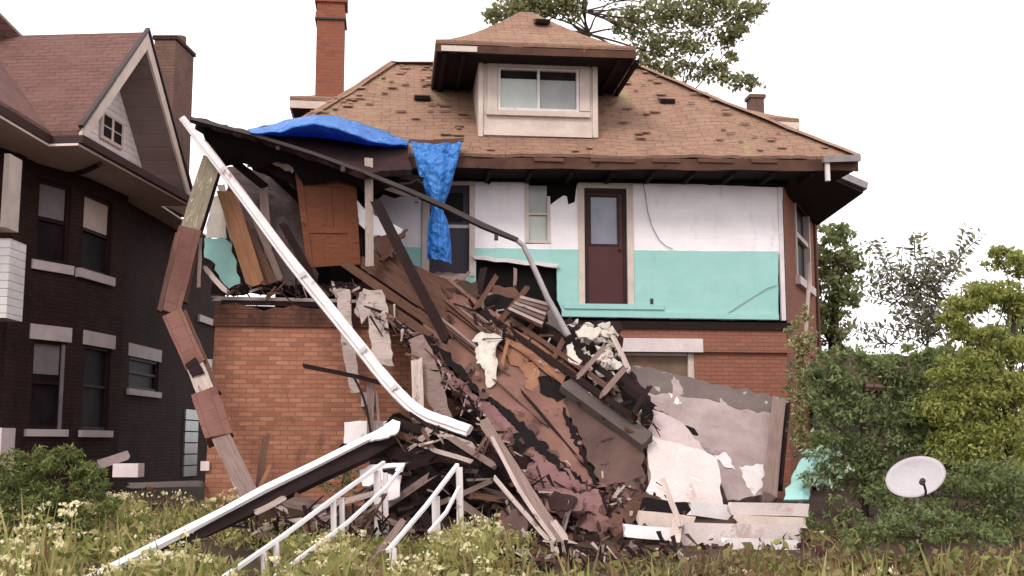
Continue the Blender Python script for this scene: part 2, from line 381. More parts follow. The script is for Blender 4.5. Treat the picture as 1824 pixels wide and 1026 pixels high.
    def loft(s, rows, uvscale=None):
        g = [[s.bm.verts.new(p) for p in r] for r in rows]
        for i in range(len(g) - 1):
            for j in range(len(g[i]) - 1):
                f = s.bm.faces.new((g[i][j], g[i][j + 1], g[i + 1][j + 1], g[i + 1][j]))
                f.smooth = True
    def panel(s, poly, place, thick, back, step=.14, jag=0.0, bump=0.0, holes=(), grid=None, bscale=1.2, coarse=0.0):
        """flat piece with a torn outline: poly in 2-D, place(x, y) -> point; thick along 'back' (away from us)"""
        def dens(pl, jag):
            out = []
            for i in range(len(pl)):
                a, b = Vector(pl[i][:2]), Vector(pl[(i + 1) % len(pl)][:2])
                L = (b - a).length; k = max(1, int(L / step)); nrm = Vector((-(b - a).y, (b - a).x)).normalized() if L else Vector((0, 0))
                for q in range(k):
                    p = a.lerp(b, q / k)
                    if jag:
                        o = noise.noise(Vector((p.x, p.y, 3.1)) * (1.6 / step / 3)) * jag * 1.6 + random.uniform(-jag, jag) * .5
                        if q == 0: o *= .4
                        p = p + nrm * o
                    out.append(p)
            return out
        out = dens(poly, jag); hs = [dens(h, jag) for h in holes]
        pts = list(out); edges = [(i, (i + 1) % len(out)) for i in range(len(out))]
        for h in hs:
            b = len(pts); pts += h; edges += [(b + i, b + (i + 1) % len(h)) for i in range(len(h))]
        def inside(p, pl):
            c = False; j = len(pl) - 1
            for i in range(len(pl)):
                a, b = pl[i], pl[j]
                if (a[1] > p[1]) != (b[1] > p[1]) and p[0] < (b[0] - a[0]) * (p[1] - a[1]) / (b[1] - a[1]) + a[0]: c = not c
                j = i
            return c
        g = grid or step * 2
        xs = [p[0] for p in out]; ys = [p[1] for p in out]
        x = min(xs) + g / 2
        while x < max(xs):
            y = min(ys) + g / 2
            while y < max(ys):
                q = (x + random.uniform(-.25, .25) * g, y + random.uniform(-.25, .25) * g)
                if inside(q, out) and not any(inside(q, h) for h in hs): pts.append(Vector(q))
                y += g
            x += g
        vs, es, fs, *_ = delaunay_2d_cdt([Vector(p) for p in pts], edges, [], 0, 1e-5)
        keep = []
        for f in fs:
            c = sum((vs[i] for i in f), Vector((0, 0))) / len(f)
            if inside(c, out) and not any(inside(c, h) for h in hs): keep.append(f)
        back = Vector(back)
        P3 = []
        for p in vs:
            q = Vector(place(p[0], p[1]))
            if bump: q = q + back.normalized() * noise.fractal(q * bscale, 1.0, 2.0, 4) * bump
            if coarse: q = q + back.normalized() * noise.noise(q * .55) * coarse
            P3.append(q)
        A = [s.bm.verts.new(q) for q in P3]; B = [s.bm.verts.new(q + back.normalized() * thick) for q in P3]
        cnt = {}
        for f in keep:
            s.bm.faces.new([A[i] for i in f]); s.bm.faces.new([B[i] for i in f[::-1]])
            for i in range(len(f)):
                e = (f[i], f[(i + 1) % len(f)]); cnt[e] = 1
        for (i, j) in cnt:
            if (j, i) not in cnt: s.bm.faces.new((A[j], A[i], B[i], B[j]))
        for v in [v for v in A + B if not v.link_faces]: s.bm.verts.remove(v)
    def chunk(s, c, r, sq=.7):
        c = Vector(c); n = random.randint(8, 12)
        rot = Matrix.Rotation(random.uniform(0, 6.3), 3, Vector((random.uniform(-1, 1), random.uniform(-1, 1), random.uniform(-1, 1))).normalized())
        vs = []
        for i in range(n):
            d = Vector((random.gauss(0, 1), random.gauss(0, 1), random.gauss(0, 1))).normalized() * r * random.uniform(.75, 1.1)
            d.z *= sq
            vs.append(s.bm.verts.new(c + rot @ d))
        r_ = bmesh.ops.convex_hull(s.bm, input=vs)
        bad = [g for g in r_['geom_interior'] + r_['geom_unused'] if isinstance(g, bmesh.types.BMVert) and g.is_valid]
        if bad: bmesh.ops.delete(s.bm, geom=list(set(bad)), context='VERTS')
    def build(s, name, mat, parent=None, local=False, label=None, cat=None, group=None, kind=None, smooth=False, fix=True):
        bm = s.bm
        if fix: bmesh.ops.recalc_face_normals(bm, faces=bm.faces[:])
        bm.normal_update()
        for f in bm.faces:
            if f[s.has]: continue
            n = f.normal
            t = Vector((-n.y, n.x, 0))
            if t.length < .05: t = Vector((1, 0, 0))
            t.normalize(); b = n.cross(t)
            for lp in f.loops:
                co = lp.vert.co; lp[s.uv].uv = (co.dot(t), co.dot(b))
        if smooth:
            for f in bm.faces: f.smooth = True
        loc = None
        if parent is not None:
            if not local: bm.transform(MW[parent.name].inverted())
        else:
            xs = [v.co for v in bm.verts]
            lo = Vector((min(v.x for v in xs), min(v.y for v in xs), min(v.z for v in xs))); hi = Vector((max(v.x for v in xs), max(v.y for v in xs), max(v.z for v in xs)))
            loc = Vector(((lo.x + hi.x) / 2, (lo.y + hi.y) / 2, lo.z))
            bm.transform(Matrix.Translation(-loc))
        me = bpy.data.meshes.new(name); bm.to_mesh(me); bm.free()
        me.materials.append(M[mat])
        o = bpy.data.objects.new(name, me); COL.objects.link(o)
        if parent is not None:
            o.parent = parent; MW[o.name] = MW[parent.name]
        else:
            o.location = loc; MW[o.name] = Matrix.Translation(loc)
        return tag(o, label, cat, group, kind)
def quadcloud(name, mat, verts, rnd, parent=None, label=None, cat=None, group=None, kind=None):
    """verts (n, 4, 3) world points, rnd (n,) -> one mesh of small leaf faces"""
    verts = np.asarray(verts, dtype=np.float64); n = len(verts)
    inv = None; loc = None
    if parent is not None:
        mi = np.array(MW[parent.name].inverted()); fl = verts.reshape(-1, 3) @ mi[:3, :3].T + mi[:3, 3]
    else:
        fl = verts.reshape(-1, 3); lo = fl.min(0); hi = fl.max(0)
        loc = Vector(((lo[0] + hi[0]) / 2, (lo[1] + hi[1]) / 2, lo[2])); fl = fl - np.array(loc)
    me = bpy.data.meshes.new(name)
    me.vertices.add(n * 4); me.vertices.foreach_set('co', fl.ravel())
    me.loops.add(n * 4); me.loops.foreach_set('vertex_index', np.arange(n * 4))
    me.polygons.add(n); me.polygons.foreach_set('loop_start', np.arange(n) * 4)
    me.update(calc_edges=True)
    uv = me.uv_layers.new(name='UVMap')
    u = np.repeat(np.clip(rnd, 0.001, .999), 4); uv.data.foreach_set('uv', np.stack([u, u], 1).ravel())
    me.validate()
    me.materials.append(M[mat])
    o = bpy.data.objects.new(name, me); COL.objects.link(o)
    if parent is not None: o.parent = parent; MW[o.name] = MW[parent.name]
    else: o.location = loc; MW[o.name] = Matrix.Translation(loc)
    return tag(o, label, cat, group, kind)
def leafquads(pts, size, aspect=.5, droop=.3, bias=None):
    pts = np.asarray(pts); n = len(pts)
    d = np.random.normal(size=(n, 3)); d[:, 2] -= droop
    if bias is not None: d += bias
    d /= np.linalg.norm(d, axis=1)[:, None]
    e = np.random.normal(size=(n, 3)); e[:, 2] *= .6
    s = np.cross(d, e); s /= np.linalg.norm(s, axis=1)[:, None]
    L = size * np.random.uniform(.6, 1.3, n)[:, None]
    a = pts - d * L / 2; c = pts + d * L / 2
    m = pts - d * L * .08
    up = np.cross(s, d) * L * .10
    return np.stack([a, m + s * L * aspect / 2 + up, c, m - s * L * aspect / 2 + up], 1)

# ------------------------------------------------------------------ ground
def gz(x, y):
    k = min(max((y - 9.5) / 8.5, 0), 1); k = k * k * (3 - 2 * k)
    return .62 * k + .10 * noise.noise(Vector((x * .35, y * .35, 0))) * min(1, max(0, (60 - y) / 30))
def ground_at(px, py):
    d = ray(px, py)
    Y = 6.0
    while Y < 60:
        p = EYE + d * (Y / d.y)
        if p.z <= gz(p.x, p.y): return p
        Y += .05
    return p
mb = MB()
xs = [-300, -120, -60, -30] + [i * .8 - 20 for i in range(51)] + [30, 60, 120, 300]
ys = [-60, -20, 0, 4] + [6 + i * .6 for i in range(45)] + [36, 45, 60, 120, 300, 700]
g = [[mb.bm.verts.new((x, y, gz(x, y))) for x in xs] for y in ys]
for i in range(len(ys) - 1):
    for j in range(len(xs) - 1):
        mb.bm.faces.new((g[i][j], g[i][j + 1], g[i + 1][j + 1], g[i + 1][j]))
mb.build('ground', 'soil', kind='structure', smooth=True)

# ------------------------------------------------------------------ the collapsed brick house (frame: u right, v away, z up)
house = thing('brick_house', HO, 'brown brick house with torn white and turquoise back wall, hipped roof and dormer', 'house', HPSI)
def hb(name, mat, mb, parent=None, **k):
    return mb.build(name, mat, parent or house, local=True, **k)
def hq(px, py, v=0.0): return hl(px, py, v)
def hrect(x0, y0, x1, y1, v):          # picture box -> u0, u1, z0, z1 at depth v
    a = hl((x0 + x1) / 2, y0, v); b = hl((x0 + x1) / 2, y1, v)
    return hl(x0, (y0 + y1) / 2, v).x, hl(x1, (y0 + y1) / 2, v).x, b.z, a.z

UL, UR = hl(492, 420, 0).x, hl(1402, 420, 0).x
ZT = hl(1000, 300, 0).z + .15
# solid body behind the cladding: sheathing coloured near-black for the dark cavity, brick below
mb = MB(); mb.box(UL, UR - .02, .10, 7.6, hl(1100, 574, 0).z - .3, ZT); hb('sheathing', 'void', mb)
low = hl(1200, 574, 0).z
# ground floor wall with the window opening at right
wx0, wx1, wz0, wz1 = hrect(1108, 628, 1238, 742, .05)
def wall_holes(mb, u0, u1, z0, z1, v0, v1, holes):
    us = sorted({u0, u1, *[h[0] for h in holes], *[h[1] for h in holes]}); zs = sorted({z0, z1, *[h[2] for h in holes], *[h[3] for h in holes]})
    for a, b in zip(us, us[1:]):
        for c, d in zip(zs, zs[1:]):
            if any(h[0] <= a + 1e-6 and b - 1e-6 <= h[1] and h[2] <= c + 1e-6 and d - 1e-6 <= h[3] for h in holes): continue
            mb.box(a, b, v0, v1, c, d)
def skin_holes(mb, u0, u1, z0, z1, v, holes, depth):
    """front face with real openings and reveals (one clean skin)"""
    us = sorted({u0, u1, *[h[0] for h in holes], *[h[1] for h in holes]}); zs = sorted({z0, z1, *[h[2] for h in holes], *[h[3] for h in holes]})
    for a, b in zip(us, us[1:]):
        for c, d in zip(zs, zs[1:]):
            if any(h[0] <= a + 1e-6 and b - 1e-6 <= h[1] and h[2] <= c + 1e-6 and d - 1e-6 <= h[3] for h in holes): continue
            mb.face([(a, v, c), (b, v, c), (b, v, d), (a, v, d)])
    for (a, b, c, d) in holes:
        mb.face([(a, v, c), (a, v, d), (a, v + depth, d), (a, v + depth, c)])
        mb.face([(b, v, d), (b, v, c), (b, v + depth, c), (b, v + depth, d)])
        mb.face([(a, v, d), (b, v, d), (b, v + depth, d), (a, v + depth, d)])
        mb.face([(b, v, c), (a, v, c), (a, v + depth, c), (b, v + depth, c)])
mb = MB(); skin_holes(mb, UL, UR - .05, 0.0, low - .02, .05, [(wx0, wx1, wz0, wz1)], .16)
mb.face([(UR - .05, .05, 0), (UR - .05, 7.5, 0), (UR - .05, 7.5, low - .02), (UR - .05, .05, low - .02)])
hb('ground_floor_wall', 'brick_brown', mb)
# projecting brick course under the white lintel level, right half
bu0, bu1, bz0, bz1 = hrect(1252, 603, 1412, 628, .02)
mb = MB(); mb.box(bu0, UR + .03, -.02, .045, bz0, bz1); hb('brick_course', 'brick_brown', mb)
lu0, lu1, lz0, lz1 = hrect(1100, 603, 1252, 627, 0)
mb = MB(); mb.box(lu0, lu1 - .004, -.04, .048, lz0, lz1); hb('lintel', 'stone', mb)
win = MB(); t_ = .09
win.box(wx0, wx0 + t_, .12, .2, wz0, wz1); win.box(wx1 - t_ * 1.2, wx1, .08, .2, wz0, wz1); win.box(wx0 + t_, wx1 - t_ * 1.2, .12, .2, wz1 - .05, wz1)
w_ = hb('window', 'cream', win)
mb = MB(); mb.box(wx0 + t_, wx1 - t_ * 1.2, .16, .19, wz0, wz1 - .05); hb('pane', 'ply_tan', mb, w_)
mb = MB(); mb.box(wx0 - .1, wx1 + .1, .195, .21, wz0 - .1, wz1 + .1); hb('blind_backing', 'void', mb, w_)

# --- the second floor wall: white above, turquoise below, torn openings
def hp(v): return lambda x, y: Vector((x, v, y))
def upts(pl, v=0.0): return [(hl(x, y, v).x, hl(x, y, v).z) for x, y in pl]
BACK = (0, 1, 0)
door_hole = upts([(1034, 326), (1122, 328), (1122, 546), (1034, 546)])
dark_hole = upts([(760, 322), (842, 322), (842, 492), (760, 492)])
slit_hole = upts([(937, 326), (978, 338), (978, 434), (937, 434)])
whites = upts([(655, 322), (760, 320), (800, 321), (866, 321), (870, 330), (878, 320), (936, 321), (940, 330), (944, 338), (953, 350), (966, 356), (978, 366), (992, 356), (1004, 348), (1010, 350), (1012, 364), (1024, 360), (1027, 332), (1030, 322), (1150, 325), (1394, 334), (1393, 452), (1130, 450), (850, 446), (655, 443)])
mb = MB()
mb.panel(whites, hp(0), .05, BACK, step=.09, jag=.006, holes=[door_hole, dark_hole, slit_hole], grid=.5)
hb('upper_siding', 'siding_white', mb)
hole = upts([(848, 462), (992, 474), (992, 534), (1004, 560), (848, 560)])
greens = upts([(655, 439), (850, 442), (1130, 446), (1386, 448), (1386, 571), (1006, 565), (996, 556), (985, 560), (846, 556), (655, 525)])
door2 = upts([(1034, 430), (1122, 430), (1122, 545), (1034, 545)])
dark2 = upts([(760, 430), (842, 430), (842, 492), (760, 492)])
mb = MB()
mb.panel(greens, hp(-.012), .06, BACK, step=.09, jag=.005, holes=[door2, dark2, hole], grid=.5)
hb('lower_siding', 'siding_green', mb)
shaded_end = upts([(494, 300), (655, 303), (655, 525), (494, 520)])
mb = MB(); mb.panel(shaded_end, hp(0.01), .05, BACK, step=.15, jag=.01, grid=.6); hb('shaded_grimy_siding', 'siding_grime', mb)  # left wall end: grime plus its shadow put into the dark colour
# white corner strip and bottom trim
a = hl(1390, 334, 0); b = hl(1390, 571, 0)
mb = MB(); mb.box(hl(1386.5, 400, 0).x, hl(1394, 400, 0).x, -.03, .04, b.z, a.z); hb('corner_strip', 'white_paint', mb)
c0, c1 = hl(1000, 559, 0), hl(1386, 565, 0)
mb = MB(); mb.sweep([(c0.x, -.03, c0.z), (c1.x, -.03, c1.z)], [(-.02, -.05), (.02, -.05), (.02, .05), (-.02, .05)]); hb('bottom_trim', 'siding_green', mb)
c0, c1 = hl(1004, 546, 0), hl(1182, 549, 0)
mb = MB(); mb.box(c0.x, c1.x, -.045, -.02, c1.z - .03, c1.z + .06); hb('door_threshold', 'siding_green', mb)
# dark strip painting the shaded gap under the overhanging siding
mb = MB(); c0, c1 = hl(1000, 569, 0), hl(1400, 574, 0); mb.box(c0.x, c1.x + .1, .0, .08, c1.z - .14, c1.z - .01); hb('shaded_gap_strip', 'wood_dark', mb)
# white torn edge above the black hole
mb = MB(); e0, e1 = hl(846, 459, -.06), hl(992, 474, -.06)
path = [e0.lerp(e1, i / 8) + Vector((0, 0, .012 * math.sin(i * 2.3))) for i in range(9)]
mb.sweep(path, [(-.02, -.035), (.03, -.035), (.03, .035), (-.02, .035)], ragged=.04, rnd=.006); hb('torn_edge_board', 'white_paint', mb)
# doors
def door(x0, y0, x1, y1, mat, glassbox, gmat, casing, cmat, rail=None, hinge=None, back=.07):
    u0, u1, z0, z1 = hrect(x0, y0, x1, y1, 0)
    g = hrect(*glassbox, 0)
    d = MB(); wall_holes(d, u0, u1, z0, z1, back, back + .045, [g])
    d_ = hb('door', mat, d)
    p = MB(); p.box(g[0], g[1], back + .02, back + .03, g[2], g[3]); hb('pane', gmat, p, d_)
    f = MB(); s = .035
    f.box(g[0], g[1], back - .012, back, g[3] - s, g[3]); f.box(g[0], g[1], back - .012, back, g[2], g[2] + s)
    f.box(g[0], g[0] + s, back - .012, back, g[2] + s, g[3] - s); f.box(g[1] - s, g[1], back - .012, back, g[2] + s, g[3] - s)
    hb('glazing_bead', mat if mat != 'door_brown' else 'frame_dark', f, d_)
    c = hrect(*casing, 0)
    k = MB()
    k.box(c[0], u0, -.03, .10, c[2], z1); k.box(u1, c[1], -.03, .10, c[2], z1); k.box(c[0], c[1], -.035, .10, z1 + .002, c[3])
    hb('door_casing', cmat, k, d_)
    if rail:
        r = hrect(*rail, 0); q = MB(); q.box(r[0], r[1], back - .02, back - .002, r[2], r[3]); hb('rail', 'metal_grey', q, d_)
    return d_, (u0, u1, z0, z1)
dd, dr = door(1041, 336, 1117, 543, 'door_brown', (1050, 346, 1104, 437), 'glass_blue', (1030, 324, 1128, 545), 'cream')
mb = MB(); u0, u1, z0, z1 = dr
mb.box(u0, u0 + .07, .04, .068, z0, z1); mb.box(u1 - .06, u1, .04, .068, z0, z1); mb.box(u0 + .07, u1 - .06, .04, .068, z1 - .07, z1)
hb('door_stop', 'frame_dark', mb, dd)
mb = MB(); mb.chunk((u1 - .13, .03, z0 + 1.0), .035); hb('handle', 'metal_dark', mb, dd)
door(765, 330, 836, 488, 'door_dark', (772, 338, 829, 398), 'glass_dark', (752, 318, 846, 492), 'cream', (766, 399, 836, 405))
# narrow sash window
u0, u1, z0, z1 = hrect(938, 330, 978, 433, 0)
fr = MB(); s = .035
fr.box(u0 - .03, u0 + s, -.02, .08, z0, z1 + .05); fr.box(u1 - s, u1 + .02, -.02, .08, z0, z1 - .2); fr.box(u0 + s, u1 - s, -.01, .08, z0, z0 + .04)
mid = hl(958, 381, 0).z
fr.box(u0 + s, u1 - s, -.005, .08, mid - .02, mid + .02)
w_ = hb('window', 'cream', fr)
mb = MB(); mb.box(u0 + s, u1 - s, .03, .04, mid + .02, z1); hb('upper_pane', 'glass_grey', mb, w_)
mb = MB(); mb.box(u0 + s, u1 - s, .05, .06, z0 + .04, mid - .02); hb('lower_pane', 'glass_green', mb, w_)
# loose cable on the white siding
mb = MB(); mb.tube([hl(x, y, -.03) for x, y in ((1146, 328), (1150, 350), (1154, 378), (1162, 405), (1174, 427), (1186, 438), (1198, 443))], .006, 6); hb('cable', 'wood_grey', mb)
mb = MB(); mb.tube([hl(x, y, -.03) for x, y in ((1282, 569), (1300, 556), (1318, 544), (1340, 530), (1366, 514), (1384, 508))], .005, 6); hb('cable', 'wood_grey', mb)
mb = MB(); mb.box(hl(1158, 540, 0).x, hl(1163, 540, 0).x, -.03, -.012, hl(1160, 542, 0).z, hl(1160, 532, 0).z); hb('hose_bib', 'metal_dark', mb)

# --- main roof
EL, ER = hl(440, 270, -.9), hl(1530, 279, -.9)
RL, RR = hl(698, 113, 2.0), hl(1140, 119, 2.0)
n_r, n_c = 16, 60
rows = []
for i in range(n_r + 1):
    k = i / n_r; a = EL.lerp(RL, k); b = ER.lerp(RR, k); row = []
    for j in range(n_c + 1):
        p = a.lerp(b, j / n_c)
        p.z += .03 * noise.noise(p * .8) + (-.06 * math.sin(math.pi * k) * .6)
        if i == 0: p.z += random.uniform(-.012, .012); p.y += random.uniform(-.02, .02)
        row.append(p)
    rows.append(row)
mb = MB(); mb.loft(rows)
th = Vector((0, .02, -.05))
mb.loft([[p + th for p in r] for r in rows[:1]] + [rows[0]])
BL, BR = Vector((EL.x + .2, 6.9, EL.z)), Vector((ER.x - .2, 6.9, ER.z))
RLb, RRb = RL + Vector((0, .8, 0)), RR + Vector((0, .8, 0))
mb.face([EL, RL, RLb, BL]); mb.face([ER, BR, RRb, RR]); mb.face([BL, RLb, RRb, BR]); mb.face([RL, RR, RRb, RLb])
class LPlane:
    def __init__(s, a, b, c): s.w = Plane(h2w(a), h2w(b), h2w(c))
    def __call__(s, px, py):
        q = s.w(px, py) - HO
        return Vector((q.dot(HU), q.dot(HV), q.z))
mainplane = LPlane(EL, ER, (RL + RR) / 2)
# lifted shingles scattered over the slope
for i in range(170):
    k = random.random() ** .8; a = EL.lerp(RL, k); b = ER.lerp(RR, k); p = a.lerp(b, random.random() ** (1.0 if random.random() < .7 else 2.2))
    if hl(852, 240, p.y).x - .1 < p.x < hl(1064, 240, p.y).x + .1 and p.y > mainplane(957, 244).y - .1: continue
    sl = (RL + RR) / 2 - (EL + ER) / 2; sl.x = 0; sl.normalize(); nn = Vector((0, -sl.z, sl.y))
    p = p + nn * .012; w, h = random.uniform(.03, .10), random.uniform(.05, .10); lift = random.uniform(.003, .014)
    mb.hexa([p + Vector((-w, 0, 0)) + nn * lift, p + Vector((w, 0, 0)) + nn * lift * random.uniform(.3, 1.3), p + Vector((w, 0, 0)) + sl * h, p + Vector((-w, 0, 0)) + sl * h,
             p + Vector((-w, 0, 0)) + nn * (lift + .012), p + Vector((w, 0, 0)) + nn * (lift + .014), p + Vector((w, 0, 0)) + sl * h + nn * .012, p + Vector((-w, 0, 0)) + sl * h + nn * .012])
roof = hb('roof', 'roof_main', mb, fix=False)
mb = MB()
for a, b in ((EL, RL), (ER, RR)):
    mb.sweep([a.lerp(b, i / 14) + Vector((0, -.01, .02 + random.uniform(-.012, .012) - .036 * math.sin(math.pi * i / 14))) for i in range(15)], [(-.13, -.02), (0, .03), (.13, -.02), (0, -.01)], rnd=.008)
mb.sweep([RL.lerp(RR, i / 8) + Vector((0, 0, .02)) for i in range(9)], [(-.14, -.03), (0, .03), (.14, -.03), (0, -.02)], rnd=.008)
hb('ridge_caps', 'roof_main', mb, roof)
def roof_vent(px, py, plane, parent, wpx=30):
    p = plane(px, py); s = wpx / FPX * (p.y * 1 + 20) / 1 * .5
    mb = MB(); h = s * .36
    mb.hexa([(p.x - s, p.y - .03, p.z - .02), (p.x + s, p.y - .03, p.z - .02), (p.x + s, p.y + .5, p.z + .1), (p.x - s, p.y + .5, p.z + .1),
             (p.x - s, p.y - .05, p.z + h), (p.x + s, p.y - .05, p.z + h), (p.x + s * .9, p.y + .5, p.z + h + .2), (p.x - s * .9, p.y + .5, p.z + h + .2)])
    o = hb('roof_vent', 'roof_near', mb, parent)
    mb = MB(); mb.box(p.x - s * .88, p.x + s * .88, p.y - .075, p.y - .045, p.z - .03, p.z + h * .72); hb('vent_mouth', 'void', mb, o)
roof_vent(752, 176, mainplane, roof); roof_vent(1188, 182, mainplane, roof)
# fascia, soffit, frieze
fz = .20
mb = MB()
m_ = 24
mb.sweep([EL.lerp(ER, i / m_) + Vector((0, .05, -.05 - fz / 2 + .012 * math.sin(i * 1.7))) for i in range(m_ + 1)], [(-.02, -fz / 2), (.02, -fz / 2), (.02, fz / 2), (-.02, fz / 2)], rnd=.004)
hb('fascia', 'fascia', mb, roof)
mb = MB()
sz = lambda p: Vector((p.x, p.y, p.z - .24))
a, b = sz(EL), sz(ER)
mb.prism([(a.x + .06, -.82, a.z), (b.x - .06, -.82, b.z), (b.x - .3, 6.8, b.z), (a.x + .3, 6.8, a.z)], (0, 0, .03))
hb('soffit', 'soffit_dark', mb, roof)
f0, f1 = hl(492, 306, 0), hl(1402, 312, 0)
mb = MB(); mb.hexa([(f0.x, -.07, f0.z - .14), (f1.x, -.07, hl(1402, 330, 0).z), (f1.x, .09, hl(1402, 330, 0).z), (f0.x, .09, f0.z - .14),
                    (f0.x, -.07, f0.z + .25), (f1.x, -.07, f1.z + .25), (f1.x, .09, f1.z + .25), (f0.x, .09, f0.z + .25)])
hb('shaded_frieze', 'void', mb)  # near-black band: the shade at the wall top put into its colour
# rafter tails seen under the eave
for i in range(13):
    u = EL.x + 1.2 + i * (ER.x - EL.x - 2.0) / 12
    mb = MB(); z = EL.z + (ER.z - EL.z) * (u - EL.x) / (ER.x - EL.x) - .33
    mb.box(u - .03, u + .03, -.75, -.08, z, z + .085); hb('rafter_tail', 'soffit_dark', mb, roof)
# gutter end and broken downspout stub at the right corner
g0, g1 = hl(1466, 284, -.98), hl(1529, 282, -.98)
mb = MB(); mb.sweep([g0, g1 + Vector((0.02, 0, 0))], [(-.06, -.05), (.05, -.06), (.07, .05), (-.07, .05)]); gut = hb('gutter', 'metal_grey', mb, roof)
s0, s1 = hl(1473, 288, -.95), hl(1473, 323, -.93)
mb = MB(); mb.box(s0.x - .035, s0.x + .035, -.99, -.92, s1.z, s0.z); hb('downspout_stub', 'white_paint', mb, roof)
for i in range(5):
    x0 = 960 + i * 96 + random.uniform(-20, 20); q0 = hl(x0, 283 + i * .6, -.925); q1 = hl(x0 + random.uniform(40, 80), 283.6 + i * .6, -.925)
    mb = MB(); mb.box(q0.x, q1.x, -.90, -.884, q0.z - .03, q0.z + .035); hb('fascia_patch', 'wood_brown', mb, roof)

# --- hip roof helper with a flared eave
def hip(mb, u0, u1, v0, v1, zl, zr_, ztop, ins, flare=1.25, n=7, th=.07):
    rows = []
    def rect(k):
        a, b = u0 + ins[0] * k, u1 - ins[1] * k; c, d = v0 + ins[2] * k, v1 - ins[3] * k
        def z(u): zz = zl + (zr_ - zl) * (u - u0) / (u1 - u0); return zz + (ztop - zz) * k ** flare
        out = []
        for (p, q) in (((a, c), (b, c)), ((b, c), (b, d)), ((b, d), (a, d)), ((a, d), (a, c))):
            for s in range(8):
                u = p[0] + (q[0] - p[0]) * s / 8; v = p[1] + (q[1] - p[1]) * s / 8; out.append(Vector((u, v, z(u))))
        return out + [out[0]]
    rows = [[p + Vector((0, 0, -th)) for p in rect(0)]] + [rect(i / n) for i in range(n + 1)]
    mb.loft(rows)
    for f in mb.bm.faces: f.smooth = False
# --- dormer
dp = mainplane(957, 243); vd = dp.y
dx0, dx1 = hl(852, 200, vd).x, hl(1064, 200, vd).x
dzb, dzt = hl(957, 243, vd).z, hl(957, 88, vd).z
wu0, wu1, wz0, wz1 = hrect(887, 123, 1031, 198, vd)
dorm = MB(); skin_holes(dorm, dx0, dx1, dzb - .1, dzt, vd, [(wu0, wu1, wz0, wz1)], .12)
dorm.face([(dx0, vd, dzb - .1), (dx0, vd, dzt), (dx0, vd + 2.4, dzt), (dx0, vd + 2.4, dzb - .1)]); dorm.face([(dx1, vd, dzb - .1), (dx1, vd + 2.4, dzb - .1), (dx1, vd + 2.4, dzt), (dx1, vd, dzt)])
dormer = hb('dormer', 'cream', dorm, fix=False)
mb = MB(); t2 = .045
for (a, b, c, d) in ((852, 96, 860, 244), (1055, 96, 1064, 246)):
    r = hrect(a, b, c, d, vd); mb.box(r[0], r[1], vd - t2, vd - .002, r[2], r[3])
r = hrect(861, 236, 1054, 244, vd); mb.box(r[0], r[1], vd - t2 - .01, vd - .002, r[2], r[3])
r = hrect(866, 199, 1050, 208, vd); mb.box(r[0], r[1], vd - t2 - .02, vd - .002, r[2], r[3])
for (a, b, c, d) in ((868, 112, 886, 198.5), (1032, 112, 1050, 198.5)):
    r = hrect(a, b, c, d, vd); mb.box(r[0], r[1], vd - .03, vd - .002, r[2], r[3])
r = hrect(868, 106, 1050, 121.5, vd); mb.box(r[0], r[1], vd - .034, vd - .002, r[2], r[3])
hb('dormer_trim', 'cream', mb, dormer)
mb = MB(); s = .045
mb.box(wu0, wu0 + s, vd - .012, vd + .06, wz0, wz1); mb.box(wu1 - s, wu1, vd - .012, vd + .06, wz0, wz1)
mb.box(wu0 + s, wu1 - s, vd - .012, vd + .06, wz1 - .03, wz1); mb.box(wu0 + s, wu1 - s, vd - .012, vd + .06, wz0, wz0 + s)
um = (wu0 + wu1) / 2; mb.box(um - .022, um + .022, vd - .008, vd + .06, wz0 + s, wz1 - .03)
w_ = hb('window_frame', 'white_paint', mb, dormer)
zmid = wz1 - (wz1 - wz0) * .24
mb = MB(); mb.box(wu0 + s, um - .022, vd + .03, vd + .04, wz0 + s, zmid); hb('pane', 'glass_green', mb, dormer)
mb = MB(); mb.box(um + .022, wu1 - s, vd + .045, vd + .055, wz0 + s, zmid); hb('pane', 'glass_grey', mb, dormer)
mb = MB(); mb.box(wu0 + s, wu1 - s, vd + .06, vd + .07, zmid, wz1 - .03); hb('blind_gap', 'glass_dark', mb, dormer)
mb = MB(); mb.box(wu0 - .05, wu1 + .05, vd + .12, vd + .14, wz0 - .05, wz1 + .05); hb('blind_backing', 'void', mb, dormer)
ve = vd - .62
e0, e1 = hl(776, 70, ve), hl(1133, 83, ve)
dtop = hl(957, 22, ve + 1.5).z
mb = MB(); hip(mb, e0.x, e1.x, ve, ve + 3.4, e0.z, e1.z, dtop, ((e1.x - e0.x) / 2 - .12, (e1.x - e0.x) / 2 - .12, 1.5, .1), 1.3)
dr_ = hb('dormer_roof', 'roof_main', mb, dormer)
fh = .13
mb = MB()
mb.sweep([(e0.x, ve + .03, e0.z - .075 - fh / 2), ((e0.x + e1.x) / 2, ve + .03, (e0.z + e1.z) / 2 - .085 - fh / 2), (e1.x, ve + .03, e1.z - .075 - fh / 2)], [(-.02, -fh / 2), (.02, -fh / 2), (.02, fh / 2), (-.02, fh / 2)])
hb('dormer_fascia', 'fascia', mb, dr_)
mb = MB()
r = hl(786, 84, ve); r2 = hl(850, 88, ve)
mb.box(r.x, r2.x, ve - .006, ve + .01, r2.z - .045, r2.z + .05); hb('fascia_board', 'cream', mb, dr_)
for (x, z) in ((e0.x + .02, e0.z), (e1.x - .02, e1.z)):
    mb = MB(); mb.sweep([(x, ve + .06, z - .075 - fh / 2), (x, ve + 3.2, z - .075 - fh / 2)], [(-.02, -fh / 2), (.02, -fh / 2), (.02, fh / 2), (-.02, fh / 2)]); hb('side_fascia', 'gutter_dark', mb, dr_)
